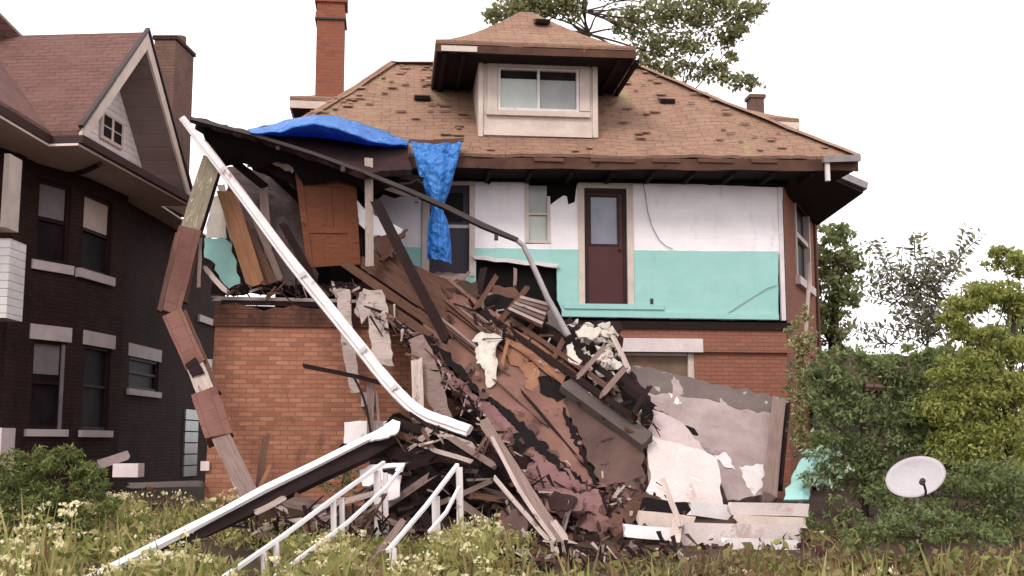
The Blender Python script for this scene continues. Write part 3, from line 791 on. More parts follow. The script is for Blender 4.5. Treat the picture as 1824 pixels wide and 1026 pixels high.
mb = MB(); mb.prism([(e0.x + .05, ve + .06, e0.z - .19), (e1.x - .05, ve + .06, e1.z - .19), (e1.x - .05, ve + 3.2, e1.z - .19), (e0.x + .05, ve + 3.2, e0.z - .19)], (0, 0, .03))
hb('dormer_soffit', 'soffit_dark', mb, dr_)
dplane = LPlane((e0.x, ve, e0.z), (e1.x, ve, e1.z), ((e0.x + e1.x) / 2, ve + 1.5, dtop))
roof_vent(966, 40, dplane, dr_, 29)
for sx in (dx0 - .30, dx0 - .62, dx1 + .30, dx1 + .62):
    z = (e0.z + e1.z) / 2 - .27; mb = MB(); mb.box(sx - .035, sx + .035, ve + .1, ve + 2.8, z, z + .07); hb('eave_bracket', 'soffit_dark', mb, dr_)

# --- taller rear roof with its left and right eave corners showing
vq = 3.4
q0, q1 = hl(516, 171, vq), hl(1424, 211, vq)
qt = hl(1215, 140, vq + 2.6).z
mb = MB(); hip(mb, q0.x, q1.x, vq, vq + 7.5, q0.z, q1.z, max(qt, RR.z + .15), (2.9, 2.9, 2.6, 2.6), 1.2)
rear = hb('rear_roof', 'roof_main', mb)
mb = MB()
mb.sweep([(q0.x, vq + .03, q0.z - .16), (q1.x, vq + .03, q1.z - .16)], [(-.02, -.08), (.02, -.08), (.02, .08), (-.02, .08)])
for x, z in ((q0.x + .02, q0.z), (q1.x - .02, q1.z)):
    mb.sweep([(x, vq + .06, z - .16), (x, vq + 7.3, z - .16)], [(-.02, -.08), (.02, -.08), (.02, .08), (-.02, .08)])
hb('rear_fascia', 'cream', mb, rear)
mb = MB(); mb.prism([(q0.x + .05, vq + .06, q0.z - .25), (q1.x - .05, vq + .06, q1.z - .25), (q1.x - .05, vq + 7.2, q1.z - .25), (q0.x + .05, vq + 7.2, q0.z - .25)], (0, 0, .02))
hb('rear_soffit', 'soffit_dark', mb, rear)
mb = MB(); mb.box(q0.x + .75, q1.x - .75, vq + .7, vq + 6.5, EL.z - .3, (q0.z + q1.z) / 2 - .22); hb('rear_wall', 'brick_dark', mb)
# chimneys
c0, c1 = hl(563, 90, vq + .25), hl(612, 90, vq + .25)
ct = hl(588, -34, vq + .25).z; cb = hl(588, 172, vq + .25).z - .5
w = c1.x - c0.x
mb = MB(); mb.box(c0.x, c1.x, vq + .25, vq + .25 + w, cb, hl(588, 32, vq + .25).z)
z1, z2, z3 = hl(588, 32, vq + .25).z, hl(588, 22, vq + .25).z, hl(588, 4, vq + .25).z
mb.box(c0.x - .03, c1.x + .03, vq + .22, vq + .28 + w, z1, z2); mb.box(c0.x, c1.x, vq + .25, vq + .25 + w, z2, z3); mb.box(c0.x - .05, c1.x + .05, vq + .2, vq + .3 + w, z3, ct)
ch = hb('chimney', 'brick_chimney', mb)
mb = MB(); mb.box(c0.x - .04, c1.x + .04, vq + .205, vq + .295 + w, z1 - .04, z1 - .004); hb('metal_band', 'metal_dark', mb, ch)
c0, c1 = hl(1338, 180, vq + 4.5), hl(1361, 180, vq + 4.5)
mb = MB(); zt = hl(1350, 174, vq + 4.5).z; mb.box(c0.x, c1.x, vq + 4.5, vq + 4.9, zt - 1.6, zt); mb.box(c0.x - .04, c1.x + .04, vq + 4.46, vq + 4.94, zt, zt + .09)
hb('chimney', 'brick_old', mb)

# --- side bay at the right, seen at a slant (world points)
def sp(Y, px): return (px - 912) / FPX * Y * 1.0
B0, B1, B2 = Vector((h2w((UR, .10, 0)).x, h2w((UR, .10, 0)).y)), Vector((5.36, 21.9)), Vector((6.72, 25.2))
zt_b = 6.42
mb = MB()
seg = vplane((B1.x, B1.y), (B2.x, B2.y))
def seg_st(p): return ((Vector((p.x, p.y)) - B1).length) * (1 if (Vector((p.x, p.y)) - B1).dot(B2 - B1) > 0 else -1)
sd = (B2 - B1).normalized(); sn = Vector((sd.y, -sd.x))
wa, wb = seg_st(seg(1416, 430)), seg_st(seg(1441, 430)); wtop = seg(1428, 352).z; wbot = seg(1428, 500).z
def sb(s, z, o=0.0): q = B1 + sd * s + sn * o; return Vector((q.x, q.y, z))
Lb = (B2 - B1).length
def sbox(mb, s0, s1, z0, z1, o0, o1): mb.hexa([sb(s0, z0, o1), sb(s1, z0, o1), sb(s1, z0, o0), sb(s0, z0, o0), sb(s0, z1, o1), sb(s1, z1, o1), sb(s1, z1, o0), sb(s0, z1, o0)])
for (a, b, c, d) in ((0, wa, 0, zt_b), (wb, Lb, 0, zt_b), (wa, wb, 0, wbot), (wa, wb, wtop, zt_b)):
    mb.face([sb(a, c), sb(b, c), sb(b, d), sb(a, d)])
for (s_, ) in ((wa,), (wb,)): mb.face([sb(s_, wbot), sb(s_, wtop), sb(s_, wtop, -.15), sb(s_, wbot, -.15)])
mb.face([(B0.x - .03, B0.y, 0), (B1.x, B1.y, 0), (B1.x, B1.y, zt_b), (B0.x - .03, B0.y, zt_b)])
mb.face([sb(Lb, 0), (B2.x, B2.y + 4, 0), (B2.x, B2.y + 4, zt_b), sb(Lb, zt_b)])
bay = mb.build('side_bay', 'brick_brown', house)
mb = MB(); sbox(mb, wa, wa + .12, wbot, wtop, -.1, .03); sbox(mb, wb - .12, wb, wbot, wtop, -.1, .03); sbox(mb, wa + .12, wb - .12, wtop - .1, wtop, -.1, .02)
zm = seg(1428, 425).z; sbox(mb, wa + .12, wb - .12, zm - .05, zm + .05, -.08, .0); w_ = mb.build('window', 'cream', house)
mb = MB(); sbox(mb, wa + .12, wb - .12, wbot, wtop - .1, -.13, -.1); mb.build('pane', 'glass_dark', w_)
mb = MB(); sbox(mb, wa - .1, wb + .1, wbot - .17, wbot - .004, -.05, .1); mb.build('sill', 'stone', w_)
sbx = MB(); p0 = seg(1449, 400); sbx2 = MB(); s_ = seg_st(seg(1448, 400)); sbox(sbx2, s_, s_ + .28, .5, zt_b, .003, .05); sbx2.build('corner_board', 'wood_brown', house)
# pale downpipe
pa = [P(1442, 468, 21.2), P(1441, 505, 21.2), P(1437, 560, 21.0), P(1434, 625, 20.9)]
mb = MB(); mb.tube(pa, .04, 8); mb.build('downpipe', 'wood_pale', house)
# bay eave
q = [(6.02, 20.95), (6.85, 22.0), (6.85, 27.5), (5.0, 27.5), (5.0, 20.95)]
mb = MB(); mb.prism([(x, y, zt_b + .02) for x, y in q], (0, 0, .05)); be = mb.build('bay_soffit', 'soffit_dark', house)
mb = MB()
mb.sweep([(6.0, 20.93, zt_b + .16), (6.88, 21.98, zt_b + .16), (6.9, 27.5, zt_b + .16)], [(-.03, -.07), (.05, -.06), (.07, .07), (-.03, .07)]); mb.build('gutter', 'metal_grey', be)
mb = MB(); tp = (4.2, 24.0, zt_b + 1.9)
for a, b in zip(q, q[1:]): mb.face([(a[0], a[1], zt_b + .22), (b[0], b[1], zt_b + .22), tp])
mb.build('bay_roof', 'roof_main', house)

# --- projecting ground floor brick porch at the left
vb = -1.75
pu0, pu1 = hl(384, 560, vb).x, hl(792, 700, vb).x
pz = hl(480, 546, vb).z; pz2 = hl(480, 582, vb).z
mb = MB()
top = []
for i in range(25):
    u = pu0 + (pu1 - pu0) * i / 24; top.append((u, pz + random.uniform(-.05, .02) + .03 * math.sin(i) - max(0, i - 12) * .012))
cr = [(pu0 - .10, 0.0), (pu1, 0.0), (pu1, pz2 - .004), (pu0, pz2 - .004)]
mb.prism([(u, vb, z) for u, z in cr], (0, .35, 0))
mb.prism([(pu0 - .10, vb + .352, 0), (pu0, vb + .352, pz2 - .004), (pu0, -.02, pz2 - .004), (pu0 - .10, -.02, 0)], (.3, 0, 0))
porch = hb('porch_wall', 'brick_orange', mb)
mb = MB(); mb.prism([(pu0 - .035, vb - .035, pz2)] + [(pu1, vb - .035, pz2)] + [(u, vb - .035, z) for u, z in top[::-1]], (0, .36, 0))
hb('brick_band', 'brick_band', mb, porch)
# loose bricks missing from the parapet
for i in range(8):
    mb = MB(); u = random.uniform(pu0 + .1, pu1 - .5); c = Vector((u, vb + .1 + random.uniform(0, .2), pz + .05)); mb.hexa([c + Vector(q) for q in ((-.1, -.05, -.035), (.1, -.05, -.035), (.1, .05, -.035), (-.1, .05, -.035), (-.1, -.05, .035), (.1, -.05, .035), (.1, .05, .035), (-.1, .05, .035))]); hb('loose_brick', 'brick_band', mb, porch)
# porch floor: planks, dark edge, and cavity behind
mb = MB(); mb.hexa([(pu0 + .03, vb + .36, pz - .08), (pu1, vb + .36, pz - .12), (pu1, -.02, pz - .0), (pu0 + .03, -.02, pz - .0), (pu0 + .03, vb + .36, pz + .06), (pu1, vb + .36, pz + .0), (pu1, -.02, pz + .12), (pu0 + .03, -.02, pz + .12)])
hb('porch_floor', 'wood_dark', mb, porch)
mb = MB(); mb.board(h2w((pu0 - .02, vb + .1, pz + .12)), h2w((pu0 + 2.7, vb + .1, pz + .10)), .07, .05, ragged=.1); mb.build('floor_edge', 'wood_pale', porch)
mb = MB(); mb.board(h2w((pu0 + .1, vb + .02, pz + .06)), h2w((pu0 + 2.9, vb + .02, pz + .02)), .08, .05, ragged=.1); mb.build('floor_edge', 'wood_dark', porch)
# patched stones at the porch corner
for (px, py) in ((372, 648), (367, 830)):
    c = hl(px, py, vb - .03); mb = MB(); mb.box(c.x - .08, c.x + .05, vb - .05, vb + .1, c.z - .07, c.z + .07); hb('corner_stone', 'stone', mb, porch)
mb = MB(); c = hl(655, 712, vb - .03); mb.box(c.x - .1, c.x + .1, vb - .12, vb + .05, c.z - .11, c.z + .11); hb('pier_block', 'stone', mb, porch)

# ------------------------------------------------------------------ the dark brick house at the left
nb = thing('brick_house', (-9.0, 21.5, .6), 'dark brown brick house with maroon shingle roof and white gable trim', 'house')
ZS = 6.58
W = [(-9.4, 16.0), (-8.6, 19.3), (-8.5, 20.2), (-8.03, 21.2), (-7.80, 22.96), (-8.0, 23.0), (-7.78, 31.0)]
nseg = {'ab': (W[2], W[3]), 'bc': (W[3], W[4]), 'cd': (W[5], W[6]), 'za': (W[1], W[2])}
class Seg:
    def __init__(s, a, b):
        s.a = Vector(a); s.d = (Vector(b) - s.a); s.L = s.d.length; s.d.normalize(); s.n = Vector((s.d.y, -s.d.x)); s.pl = vplane(a, b)
    def st(s, px, py): p = s.pl(px, py); return (Vector((p.x, p.y)) - s.a).dot(s.d), p.z
    def at(s, t, z, o=0.0): q = s.a + s.d * t + s.n * o; return Vector((q.x, q.y, z))
    def box(s, mb, s0, s1, z0, z1, o0, o1):
        mb.hexa([s.at(s0, z0, o1), s.at(s1, z0, o1), s.at(s1, z0, o0), s.at(s0, z0, o0), s.at(s0, z1, o1), s.at(s1, z1, o1), s.at(s1, z1, o0), s.at(s0, z1, o0)])
openings = {k: [] for k in nseg}
def nwin(key, x0, x1, ytop, ybot, shade=None, mull=False):
    sg = Seg(*nseg[key]); s0, zt = sg.st(x0, ytop); s1, _ = sg.st(x1, ytop); _, zb = sg.st(x0, ybot)
    openings[key].append((s0, s1, zb, zt)); return sg, s0, s1, zb, zt
wins = [nwin('ab', 70, 129, 318, 464), nwin('bc', 150, 204, 340, 480), nwin('ab', 60, 119, 604, 764), nwin('bc', 152, 200, 614, 766), nwin('cd', 231, 284, 634, 692), nwin('cd', 352, 392, 655, 700)]
def nskin(mb, sg, holes, z0, z1, depth=.14):
    us = sorted({0.0, sg.L, *[h[0] for h in holes], *[h[1] for h in holes]}); us = [u for u in us if 0 <= u <= sg.L]
    zs = sorted({z0, z1, *[h[2] for h in holes], *[h[3] for h in holes]})
    for a, b in zip(us, us[1:]):
        for c, d in zip(zs, zs[1:]):
            if any(h[0] <= a + 1e-6 and b - 1e-6 <= h[1] and h[2] <= c + 1e-6 and d - 1e-6 <= h[3] for h in holes): continue
            mb.face([sg.at(a, c), sg.at(b, c), sg.at(b, d), sg.at(a, d)])
    for (a, b, c, d) in holes:
        mb.face([sg.at(a, c), sg.at(a, d), sg.at(a, d, -depth), sg.at(a, c, -depth)]); mb.face([sg.at(b, c), sg.at(b, d), sg.at(b, d, -depth), sg.at(b, c, -depth)])
        mb.face([sg.at(a, d), sg.at(b, d), sg.at(b, d, -depth), sg.at(a, d, -depth)]); mb.face([sg.at(a, c), sg.at(b, c), sg.at(b, c, -depth), sg.at(a, c, -depth)])
mb = MB()
for i in range(len(W) - 1):
    key = {2: 'ab', 3: 'bc', 5: 'cd'}.get(i)
    nskin(mb, Seg(W[i], W[i + 1]), openings[key] if key else [], 0.0, ZS + .04)
mb.face([(W[0][0], W[0][1], 0), (-18, 16, 0), (-18, 16, ZS), (W[0][0], W[0][1], ZS)])
mb.build('wall', 'brick_dark', nb, fix=True)
for i, (sg, s0, s1, zb, zt) in enumerate(wins):
    mb = MB(); t = .06
    sg.box(mb, s0, s0 + t, zb, zt, -.13, -.04); sg.box(mb, s1 - t, s1, zb, zt, -.13, -.04); sg.box(mb, s0 + t, s1 - t, zt - t, zt, -.13, -.04); sg.box(mb, s0 + t, s1 - t, zb, zb + t, -.13, -.04)
    zm = zb + (zt - zb) * .52
    sg.box(mb, s0 + t, s1 - t, zm - .02, zm + .025, -.12, -.05)
    w_ = mb.build('window', 'frame_dark', nb)
    mb = MB(); sg.box(mb, s0 + t, s1 - t, zb + t, zt - t, -.12, -.1); mb.build('pane', 'glass_dark', w_)
    if i == 2:
        mb = MB(); sg.box(mb, s1 - t * 1.3, s1 - .01, zb, zt - .05, -.04, -.01); mb.build('storm_frame', 'shade', w_)
    if i in (0, 1, 2):
        mb = MB(); sg.box(mb, s0 + t + .01, s1 - t - .01, zt - (zt - zb) * (.44 if i < 2 else .38), zt - t, -.098, -.09); mb.build('blind', 'shade' if i != 1 else 'soffit_tan', w_)
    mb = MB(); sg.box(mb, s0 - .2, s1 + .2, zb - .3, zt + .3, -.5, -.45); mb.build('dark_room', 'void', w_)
    e = .10
    mb = MB(); sg.box(mb, s0 - e, s1 + e, zb - .17 if i < 2 else zb - .13, zb - .003, -.05, .06); mb.build('sill', 'stone', w_)
    if i >= 2:
        mb = MB(); hh = .27
        sg.box(mb, s0 - e, s1 + e, zt + .004, zt + hh, -.05, .02); mb.build('lintel', 'stone', w_)
mb = MB(); sg = Seg(*nseg['cd']); s0, z0 = sg.st(352, 572); s1, _ = sg.st(392, 572); sg.box(mb, s0, s1, z0, z0 + .17, -.02, .06); mb.build('upper_sill', 'stone', nb)
# glass block strip
s0, zt = sg.st(328, 728); s1, _ = sg.st(351, 728); _, zb = sg.st(330, 850)
n = 6
for k in range(n):
    mb = MB(); a = zb + (zt - zb) * k / n; sg.box(mb, s0, s1, a + .02, zb + (zt - zb) * (k + 1) / n - .01, -.02, .05); mb.build('glass_block', 'glass_grey', nb)
# rough mortar pilaster at the bay corner
sg = Seg(*nseg['za']); mb = MB()
a, _ = sg.st(18, 400); b, _ = sg.st(36, 400); sg.box(mb, a, b, .4, ZS, -.02, .05); mb.build('pilaster', 'brick_old' if False else 'brick_dark', nb)
# white enclosed porch slice at the far left edge
mb = MB(); p0 = P(-30, 425, 18.0); p1 = P(19, 425, 18.0); zb = P(0, 566, 18.0).z
mb.box(p0.x, p1.x, 18.0, 18.6, zb, p1.z); ep = mb.build('porch_siding', 'siding_gable', nb)
mb = MB(); q0 = P(-30, 274, 18.05); q1 = P(11, 405, 18.05); mb.box(q1.x - .09, q1.x, 18.03, 18.5, q1.z, q0.z); mb.box(q0.x, q1.x - .09, 18.03, 18.5, q1.z, q1.z + .08); mb.build('porch_frame', 'cream', nb)
mb = MB(); mb.box(P(-30, 770, 18).x, P(3, 770, 18).x, 18.0, 18.5, .4, P(0, 762, 18).z); mb.build('porch_step', 'stone', nb)
# soffit under the eaves, gutters
G0, G1 = Vector((-7.97, 17.0, ZS + .15)), Vector((-7.83, 19.2, ZS + .15))
GN, GF = P(140, 243, 18.9), P(337, 352, 23.9); GN.z = GF.z = (GN.z + GF.z) / 2
GA = P(259, 66, 21.4)
zg = GN.z
mb = MB(); mb.prism([(-7.97, 15.0, ZS), (-7.83, 18.96, ZS), (GN.x, GN.y, ZS), (GF.x, GF.y, ZS), (GF.x - .6, GF.y + .02, ZS), (-7.4, 31, ZS), (-9, 31, ZS), (-9.2, 15, ZS)], (0, 0, .04))
sof = mb.build('soffit', 'soffit_tan', nb)
gp = [(-.05, -.07), (.05, -.06), (.07, .07), (-.05, .07)]
mb = MB(); mb.sweep([(-7.99, 15.0, zg - .06), (-7.85, 18.97, zg - .06), (GN.x + .02, GN.y, zg - .06), (GF.x + .02, GF.y, zg - .06)], gp); mb.build('gutter', 'gutter_dark', nb)
mb = MB(); sp_ = [P(180, 272, 20.0), P(178, 288, 20.05), P(150, 297, 20.6), P(108, 306, 21.0)]
for p in sp_[1:]: p.z = min(p.z, ZS - .05)
mb.tube(sp_, .045, 8); mb.build('downspout', 'gutter_dark', nb)
# main roof and cross gable
rec = Vector((-.72, -.05, 0))
mb = MB(); th = Vector((0, 0, .10))
ridge_in = Vector((-10.35, 21.66, GA.z))
eL = Vector((-7.83, 18.96, zg))
def slab(mb, pts, th): mb.prism(pts, th)
slab(mb, [GN, GA, ridge_in, eL], th)
slab(mb, [GF, GF + Vector((-1.2, .1, 0)), ridge_in + Vector((-.3, 0, 0)), GA], th)
e0 = Vector((-7.97, 15.0, zg)); e2 = None
up = Vector((-2.5, -.1, 2.5))
slab(mb, [e0, eL, ridge_in, ridge_in + (up * .6), e0 + up * 1.3], th)
back_eave = Vector((-7.78, 23.9, zg))
slab(mb, [back_eave, back_eave + up * .9 + Vector((0, -1.5, 0)), ridge_in + Vector((-.02, 0, 0))], th)
nr = mb.build('roof', 'roof_near', nb)
# hip of the main roof rising behind the gable ridge
mb = MB(); a = P(36, 64, 21.6); b = P(-60, -33, 20.6)
mb.prism([a, b, b + Vector((-2, 0, -1.5)), a + Vector((-1.5, 0, -1.0))], (0, .8, .0)); mb.build('upper_roof', 'roof_near', nr)
# bargeboards
d_out = Vector((.05, .004, 0))
for (p, q, nm) in ((GN, GA, 'near'), (GF, GA, 'far')):
    mb = MB(); dn = Vector((0, 0, -.26)); k = (q - p)
    mb.prism([p + Vector((0, 0, .05)), q + Vector((0, 0, .08)), q + dn * .95 + Vector((0, 0, .0)), p + k * .05 + dn * .72, p + Vector((0, 0, -.10))], d_out); mb.build('bargeboard', 'cream', nr)
mb = MB(); mb.sweep([GF + Vector((.04, .03, .15)), GA + Vector((.04, .0, .16)), GN + Vector((.04, -.03, .15))], [(-.04, -.03), (.04, -.03), (.04, .03), (-.04, .03)]); mb.build('drip_edge', 'gutter_dark', nr)
# recessed gable wall with its little window, grey underside of the far rake
gwp = [GN + rec + Vector((0, .25, -.05)), GF + rec + Vector((0, -.2, -.05)), GA + rec + Vector((0, 0, -.12))]
mb = MB(); mb.prism(gwp, (-.1, 0, 0)); gw = mb.build('gable_wall', 'siding_gable', nb)
mb = MB(); mb.prism([GF + Vector((-.02, -.16, -.06)), GA + Vector((-.02, -.02, -.18)), GA + rec + Vector((0, 0, -.18)), GF + rec + Vector((0, -.16, -.06))], (0, -.02, -.03)); mb.build('rake_soffit', 'siding_soffit', nr)
mb = MB(); mb.prism([GN + Vector((-.02, .16, -.06)), GA + Vector((-.02, .02, -.18)), GA + rec + Vector((0, 0, -.18)), GN + rec + Vector((0, .16, -.06))], (0, .02, -.03)); mb.build('rake_soffit', 'siding_soffit', nr)
gs = Seg((gwp[0].x + .0, gwp[0].y), (gwp[1].x + .0, gwp[1].y))
s0, zt = gs.st(178, 196); s1, _ = gs.st(218, 196); _, zb = gs.st(178, 246)
s1 = min(s1, s0 + 1.5)
mb = MB(); gs.box(mb, s0, s1, zb, zt, .0, .05); w_ = mb.build('gable_window', 'cream', gw)
for a, b in ((.10, .44), (.56, .90)):
    for c, d in ((.12, .47), (.53, .9)):
        mb = MB(); L = s1 - s0; H = zt - zb; gs.box(mb, s0 + L * a, s0 + L * b, zb + H * c, zb + H * d, .04, .056); mb.build('pane', 'glass_dark', w_)
# chimney
c0 = P(276, 65, 24.5); c1 = P(313, 65, 24.5); ct = c1.z
dd_ = Vector((.088, 1.15, 0))
mb = MB(); zb = ZS + .1
def cbox(mb, g, z0, z1):
    p = [Vector((c0.x - g, c0.y - g, 0)), Vector((c1.x + g, c1.y - g, 0)), Vector((c1.x + g, c1.y + g, 0)) + dd_, Vector((c0.x - g, c0.y + g, 0)) + dd_]
    mb.hexa([q + Vector((0, 0, z0)) for q in p] + [q + Vector((0, 0, z1)) for q in p])
cbox(mb, 0, zb, ct - .07)
ch = mb.build('chimney', 'brick_old', nb)
mb = MB(); cbox(mb, .04, ct - .068, ct + .02); mb.build('chimney_cap', 'brick_dark', ch)
mb = MB(); c = (c0 + c1) / 2 + dd_ * .55; mb.tube([(c.x + .1, c.y, ct + .021), (c.x + .1, c.y, ct + .22)], .13, 10); mb.build('chimney_pot', 'brick_old', ch)

# ------------------------------------------------------------------ the fallen back porch and its wreckage
def wpx(w, Y): return w / FPX * Y
def place_on(plane, off):              # off metres towards us
    n = plane.n if plane.n.dot(EYE - plane.o) > 0 else -plane.n
    sh = n * off
    return lambda x, y: plane(x, y) + sh
def backof(plane):
    return -plane.n if plane.n.dot(EYE - plane.o) > 0 else plane.n
def torn(name, mat, plane, poly, thick=.03, off=0.0, parent=None, jag=3.0, bump=.03, step=9, grid=20, coarse=0.0, holes=(), **k):
    mb = MB(); mb.panel(poly, place_on(plane, off), thick, backof(plane), step=step, jag=jag, bump=bump, grid=grid, coarse=coarse, holes=holes, bscale=2.2)
    return mb.build(name, mat, parent, **k)
def plank(name, mat, path, w, t=.035, parent=None, face=None, warp=.012, ragged=.05, **k):
    """path = list of (px, py, Y); w in picture pixels at the piece's distance"""
    mb = MB(); pts = [P(*q) for q in path]; W_ = wpx(w, sum(q[2] for q in path) / len(path))
    if len(pts) == 2: mb.board(pts[0], pts[1], W_, t, face, warp=warp, ragged=ragged)
    else:
        # smooth through the points
        out = []
        for i in range(len(pts) - 1):
            p0, p1, p2, p3 = pts[max(i - 1, 0)], pts[i], pts[i + 1], pts[min(i + 2, len(pts) - 1)]
            for s in range(5):
                u = s / 5; out.append(.5 * ((2 * p1) + (p2 - p0) * u + (2 * p0 - 5 * p1 + 4 * p2 - p3) * u * u + (3 * p1 - p0 - 3 * p2 + p3) * u ** 3))
        out.append(pts[-1]); hw = W_ / 2
        f = face or (EYE - out[len(out) // 2])
        mb.sweep(out, [(-hw, -t / 2), (-hw * .3, -t / 2), (hw * .3, -t / 2), (hw, -t / 2), (hw, t / 2), (hw * .3, t / 2), (-hw * .3, t / 2), (-hw, t / 2)], f, ragged=ragged, rnd=.003)
    return mb.build(name, mat, parent, **k)

D = planeP((650, 470, 18.4), (850, 540, 18.2), (1060, 940, 15.6))
# --- the big fallen roof
fr = thing('fallen_porch_roof', P(1000, 930, 15.8), 'huge slanting porch roof slab with torn brown roofing felt sliding down to the ground', 'roof')
torn('deck', 'felt_under', D, [(640, 480), (700, 474), (800, 500), (862, 556), (905, 585), (1000, 640), (1147, 772), (1150, 905), (1092, 946), (1010, 958), (930, 900), (866, 766), (812, 704), (745, 610), (690, 562)], .12, -.05, fr, jag=7, bump=.06, coarse=.08)
torn('roofing_felt', 'felt_brown', D, [(742, 545), (770, 515), (800, 512), (850, 545), (902, 586), (946, 612), (1000, 655), (1004, 690), (1002, 724), (1018, 764), (1040, 820), (1064, 872), (1050, 878), (1010, 842), (950, 786), (900, 742), (858, 708), (810, 660), (762, 612)], .022, .05, fr, jag=3.5, bump=.045, step=5, coarse=.06)
torn('roofing_felt', 'felt_red', D, [(756, 618), (800, 662), (850, 712), (890, 742), (948, 794), (1000, 842), (1052, 884), (1046, 896), (1010, 900), (985, 882), (960, 888), (930, 858), (905, 826), (914, 800), (892, 790), (866, 752), (830, 708), (786, 668)], .02, .085, fr, jag=4, bump=.05, step=6, coarse=.07)
torn('roofing_felt', 'felt_dark', D, [(966, 690), (1000, 694), (1020, 706), (1060, 738), (1144, 806), (1147, 896), (1104, 905), (1066, 868), (1044, 812), (1020, 764), (1000, 724)], .02, .075, fr, jag=5, bump=.04, step=6)
torn('roofing_felt', 'felt_red', D, [(735, 600), (752, 590), (780, 640), (840, 700), (862, 742), (838, 736), (790, 684)], .02, .03, fr, jag=6, bump=.06, step=6)
torn('roofing_felt', 'felt_dark', D, [(930, 905), (985, 884), (1050, 897), (1100, 905), (1146, 898), (1148, 920), (1092, 950), (1010, 962), (950, 930)], .03, .10, fr, jag=9, bump=.10, step=7)
# rolled rusty edge
mb = MB(); path = [place_on(D, .16)(x, y) for x, y in ((893, 640), (908, 622), (940, 626), (970, 648), (1004, 678))]
path = [place_on(D, .14)(x, y) for x, y in ((898, 606), (925, 622), (955, 640), (985, 662), (1006, 680))]
mb.sweep(path, [(.19 * math.cos(a), .03 * math.sin(a) + .012 * math.sin(3 * a)) for a in (2 * math.pi * i / 14 for i in range(14))], D.n if D.n.dot(EYE - D.o) > 0 else -D.n, rnd=.028, ragged=.05)
mb.build('rolled_felt', 'felt_orange', fr, smooth=False)
torn('torn_flap', 'felt_orange', D, [(900, 612), (940, 640), (960, 660), (958, 690), (946, 706), (932, 700), (940, 680), (916, 660), (896, 640)], .02, .09, fr, jag=4, bump=.05, step=6)
torn('hole_shade', 'void', D, [(956, 680), (985, 676), (1010, 684), (1012, 710), (990, 724), (962, 706)], .012, .105, fr, jag=3, bump=.01, step=6)  # near-black sheet laid on the felt as the darkness of a hole
mb = MB(); f_ = D.n if D.n.dot(EYE - D.o) > 0 else -D.n
mb.board(place_on(D, .14)(1004, 696), place_on(D, .14)(1147, 800), .30, .16, f_, n=9, warp=.006, ragged=.05); mb.build('edge_beam', 'beam_grey', fr)
# overlapping strips, then near-black sheets painting the darkness inside tears
for (a, b, w, m, o) in (((760, 520), (905, 600), 26, 'felt_brown', .09), ((800, 508), (905, 584), 8, 'felt_brown', .08), ((838, 545), (905, 590), 16, 'felt_brown', .13), ((770, 575), (900, 672), 3, 'felt_dark', .10), ((880, 690), (970, 764), 3, 'felt_dark', .11), ((730, 500), (880, 620), 7, 'wood_brown', .09), ((715, 520), (850, 632), 6, 'wood_grey', .09), ((760, 505), (898, 612), 5, 'wood_brown', .10), ((745, 548), (850, 640), 5, 'wood_brown', .085), ((820, 560), (900, 626), 4, 'wood_grey', .10)):
    mb = MB(); mb.board(place_on(D, o)(*a), place_on(D, o)(*b), wpx(w, 17.5), .02, f_, n=9, warp=.02, ragged=.1); mb.build('felt_strip', m, fr)
for poly in ([(752, 600), (790, 634), (838, 684), (852, 704), (838, 700), (790, 652), (754, 616)], [(856, 702), (900, 738), (948, 780), (1000, 832), (1052, 878), (1040, 880), (994, 846), (940, 798), (898, 752), (858, 716)], [(1000, 734), (1016, 762), (1040, 816), (1066, 872), (1056, 872), (1028, 812), (1006, 764)], [(906, 786), (926, 776), (944, 800), (934, 812), (950, 830), (930, 838), (914, 816)], [(880, 826), (900, 842), (930, 870), (972, 892), (960, 898), (914, 878)]):
    torn('gap_shade', 'void', D, poly, .012, .112, fr, jag=4, bump=.01, step=5, grid=10)
for i in range(16):
    k = random.random(); x = 770 + k * 290; y = 628 + k * 258 + random.gauss(0, 16)
    s = random.uniform(5, 17); poly = [(x + s * math.cos(a) * random.uniform(.5, 1.2), y + s * .7 * math.sin(a) * random.uniform(.5, 1.2)) for a in (i_ * 1.05 for i_ in range(6))]
    torn('felt_scrap', random.choice(['felt_under', 'felt_red', 'felt_dark', 'felt_dark']), D, poly, .012, random.uniform(.10, .17), fr, jag=3, bump=.05, step=4, grid=8)

for (x0, y0, x1, y1, w, m) in ((775, 530, 900, 636, 7, 'wood_brown'), (830, 552, 930, 632, 6, 'wood_grey'), (930, 716, 1040, 838, 4, 'wood_dark')):
    mb = MB(); mb.board(place_on(D, .12)(x0, y0), place_on(D, .12)(x1, y1), wpx(w, 17.3), .025, f_, n=9, warp=.03, ragged=.14); mb.build('loose_board', m, fr)
# --- fan of grey-brown deck planks at the top of the slab
fan = [((618, 473, 18.0), (806, 598, 17.5), 15), ((640, 464, 18.15), (800, 572, 17.7), 20), ((664, 456, 18.25), (798, 548, 17.9), 22), ((690, 456, 18.3), (790, 524, 18.0), 20), ((652, 520, 17.9), (764, 600, 17.4), 16), ((676, 556, 17.6), (742, 604, 17.3), 13), ((706, 464, 18.32), (800, 512, 18.1), 16)]
for a, b, w in fan:
    plank('plank', random.choice(['wood_grey', 'wood_brown', 'wood_brown']), [a, b], w, .035, warp=.02, ragged=.14, label='grey brown floor plank fanned out at the upper end of the fallen roof', cat='plank', group='floor planks fanned out above the brick porch')
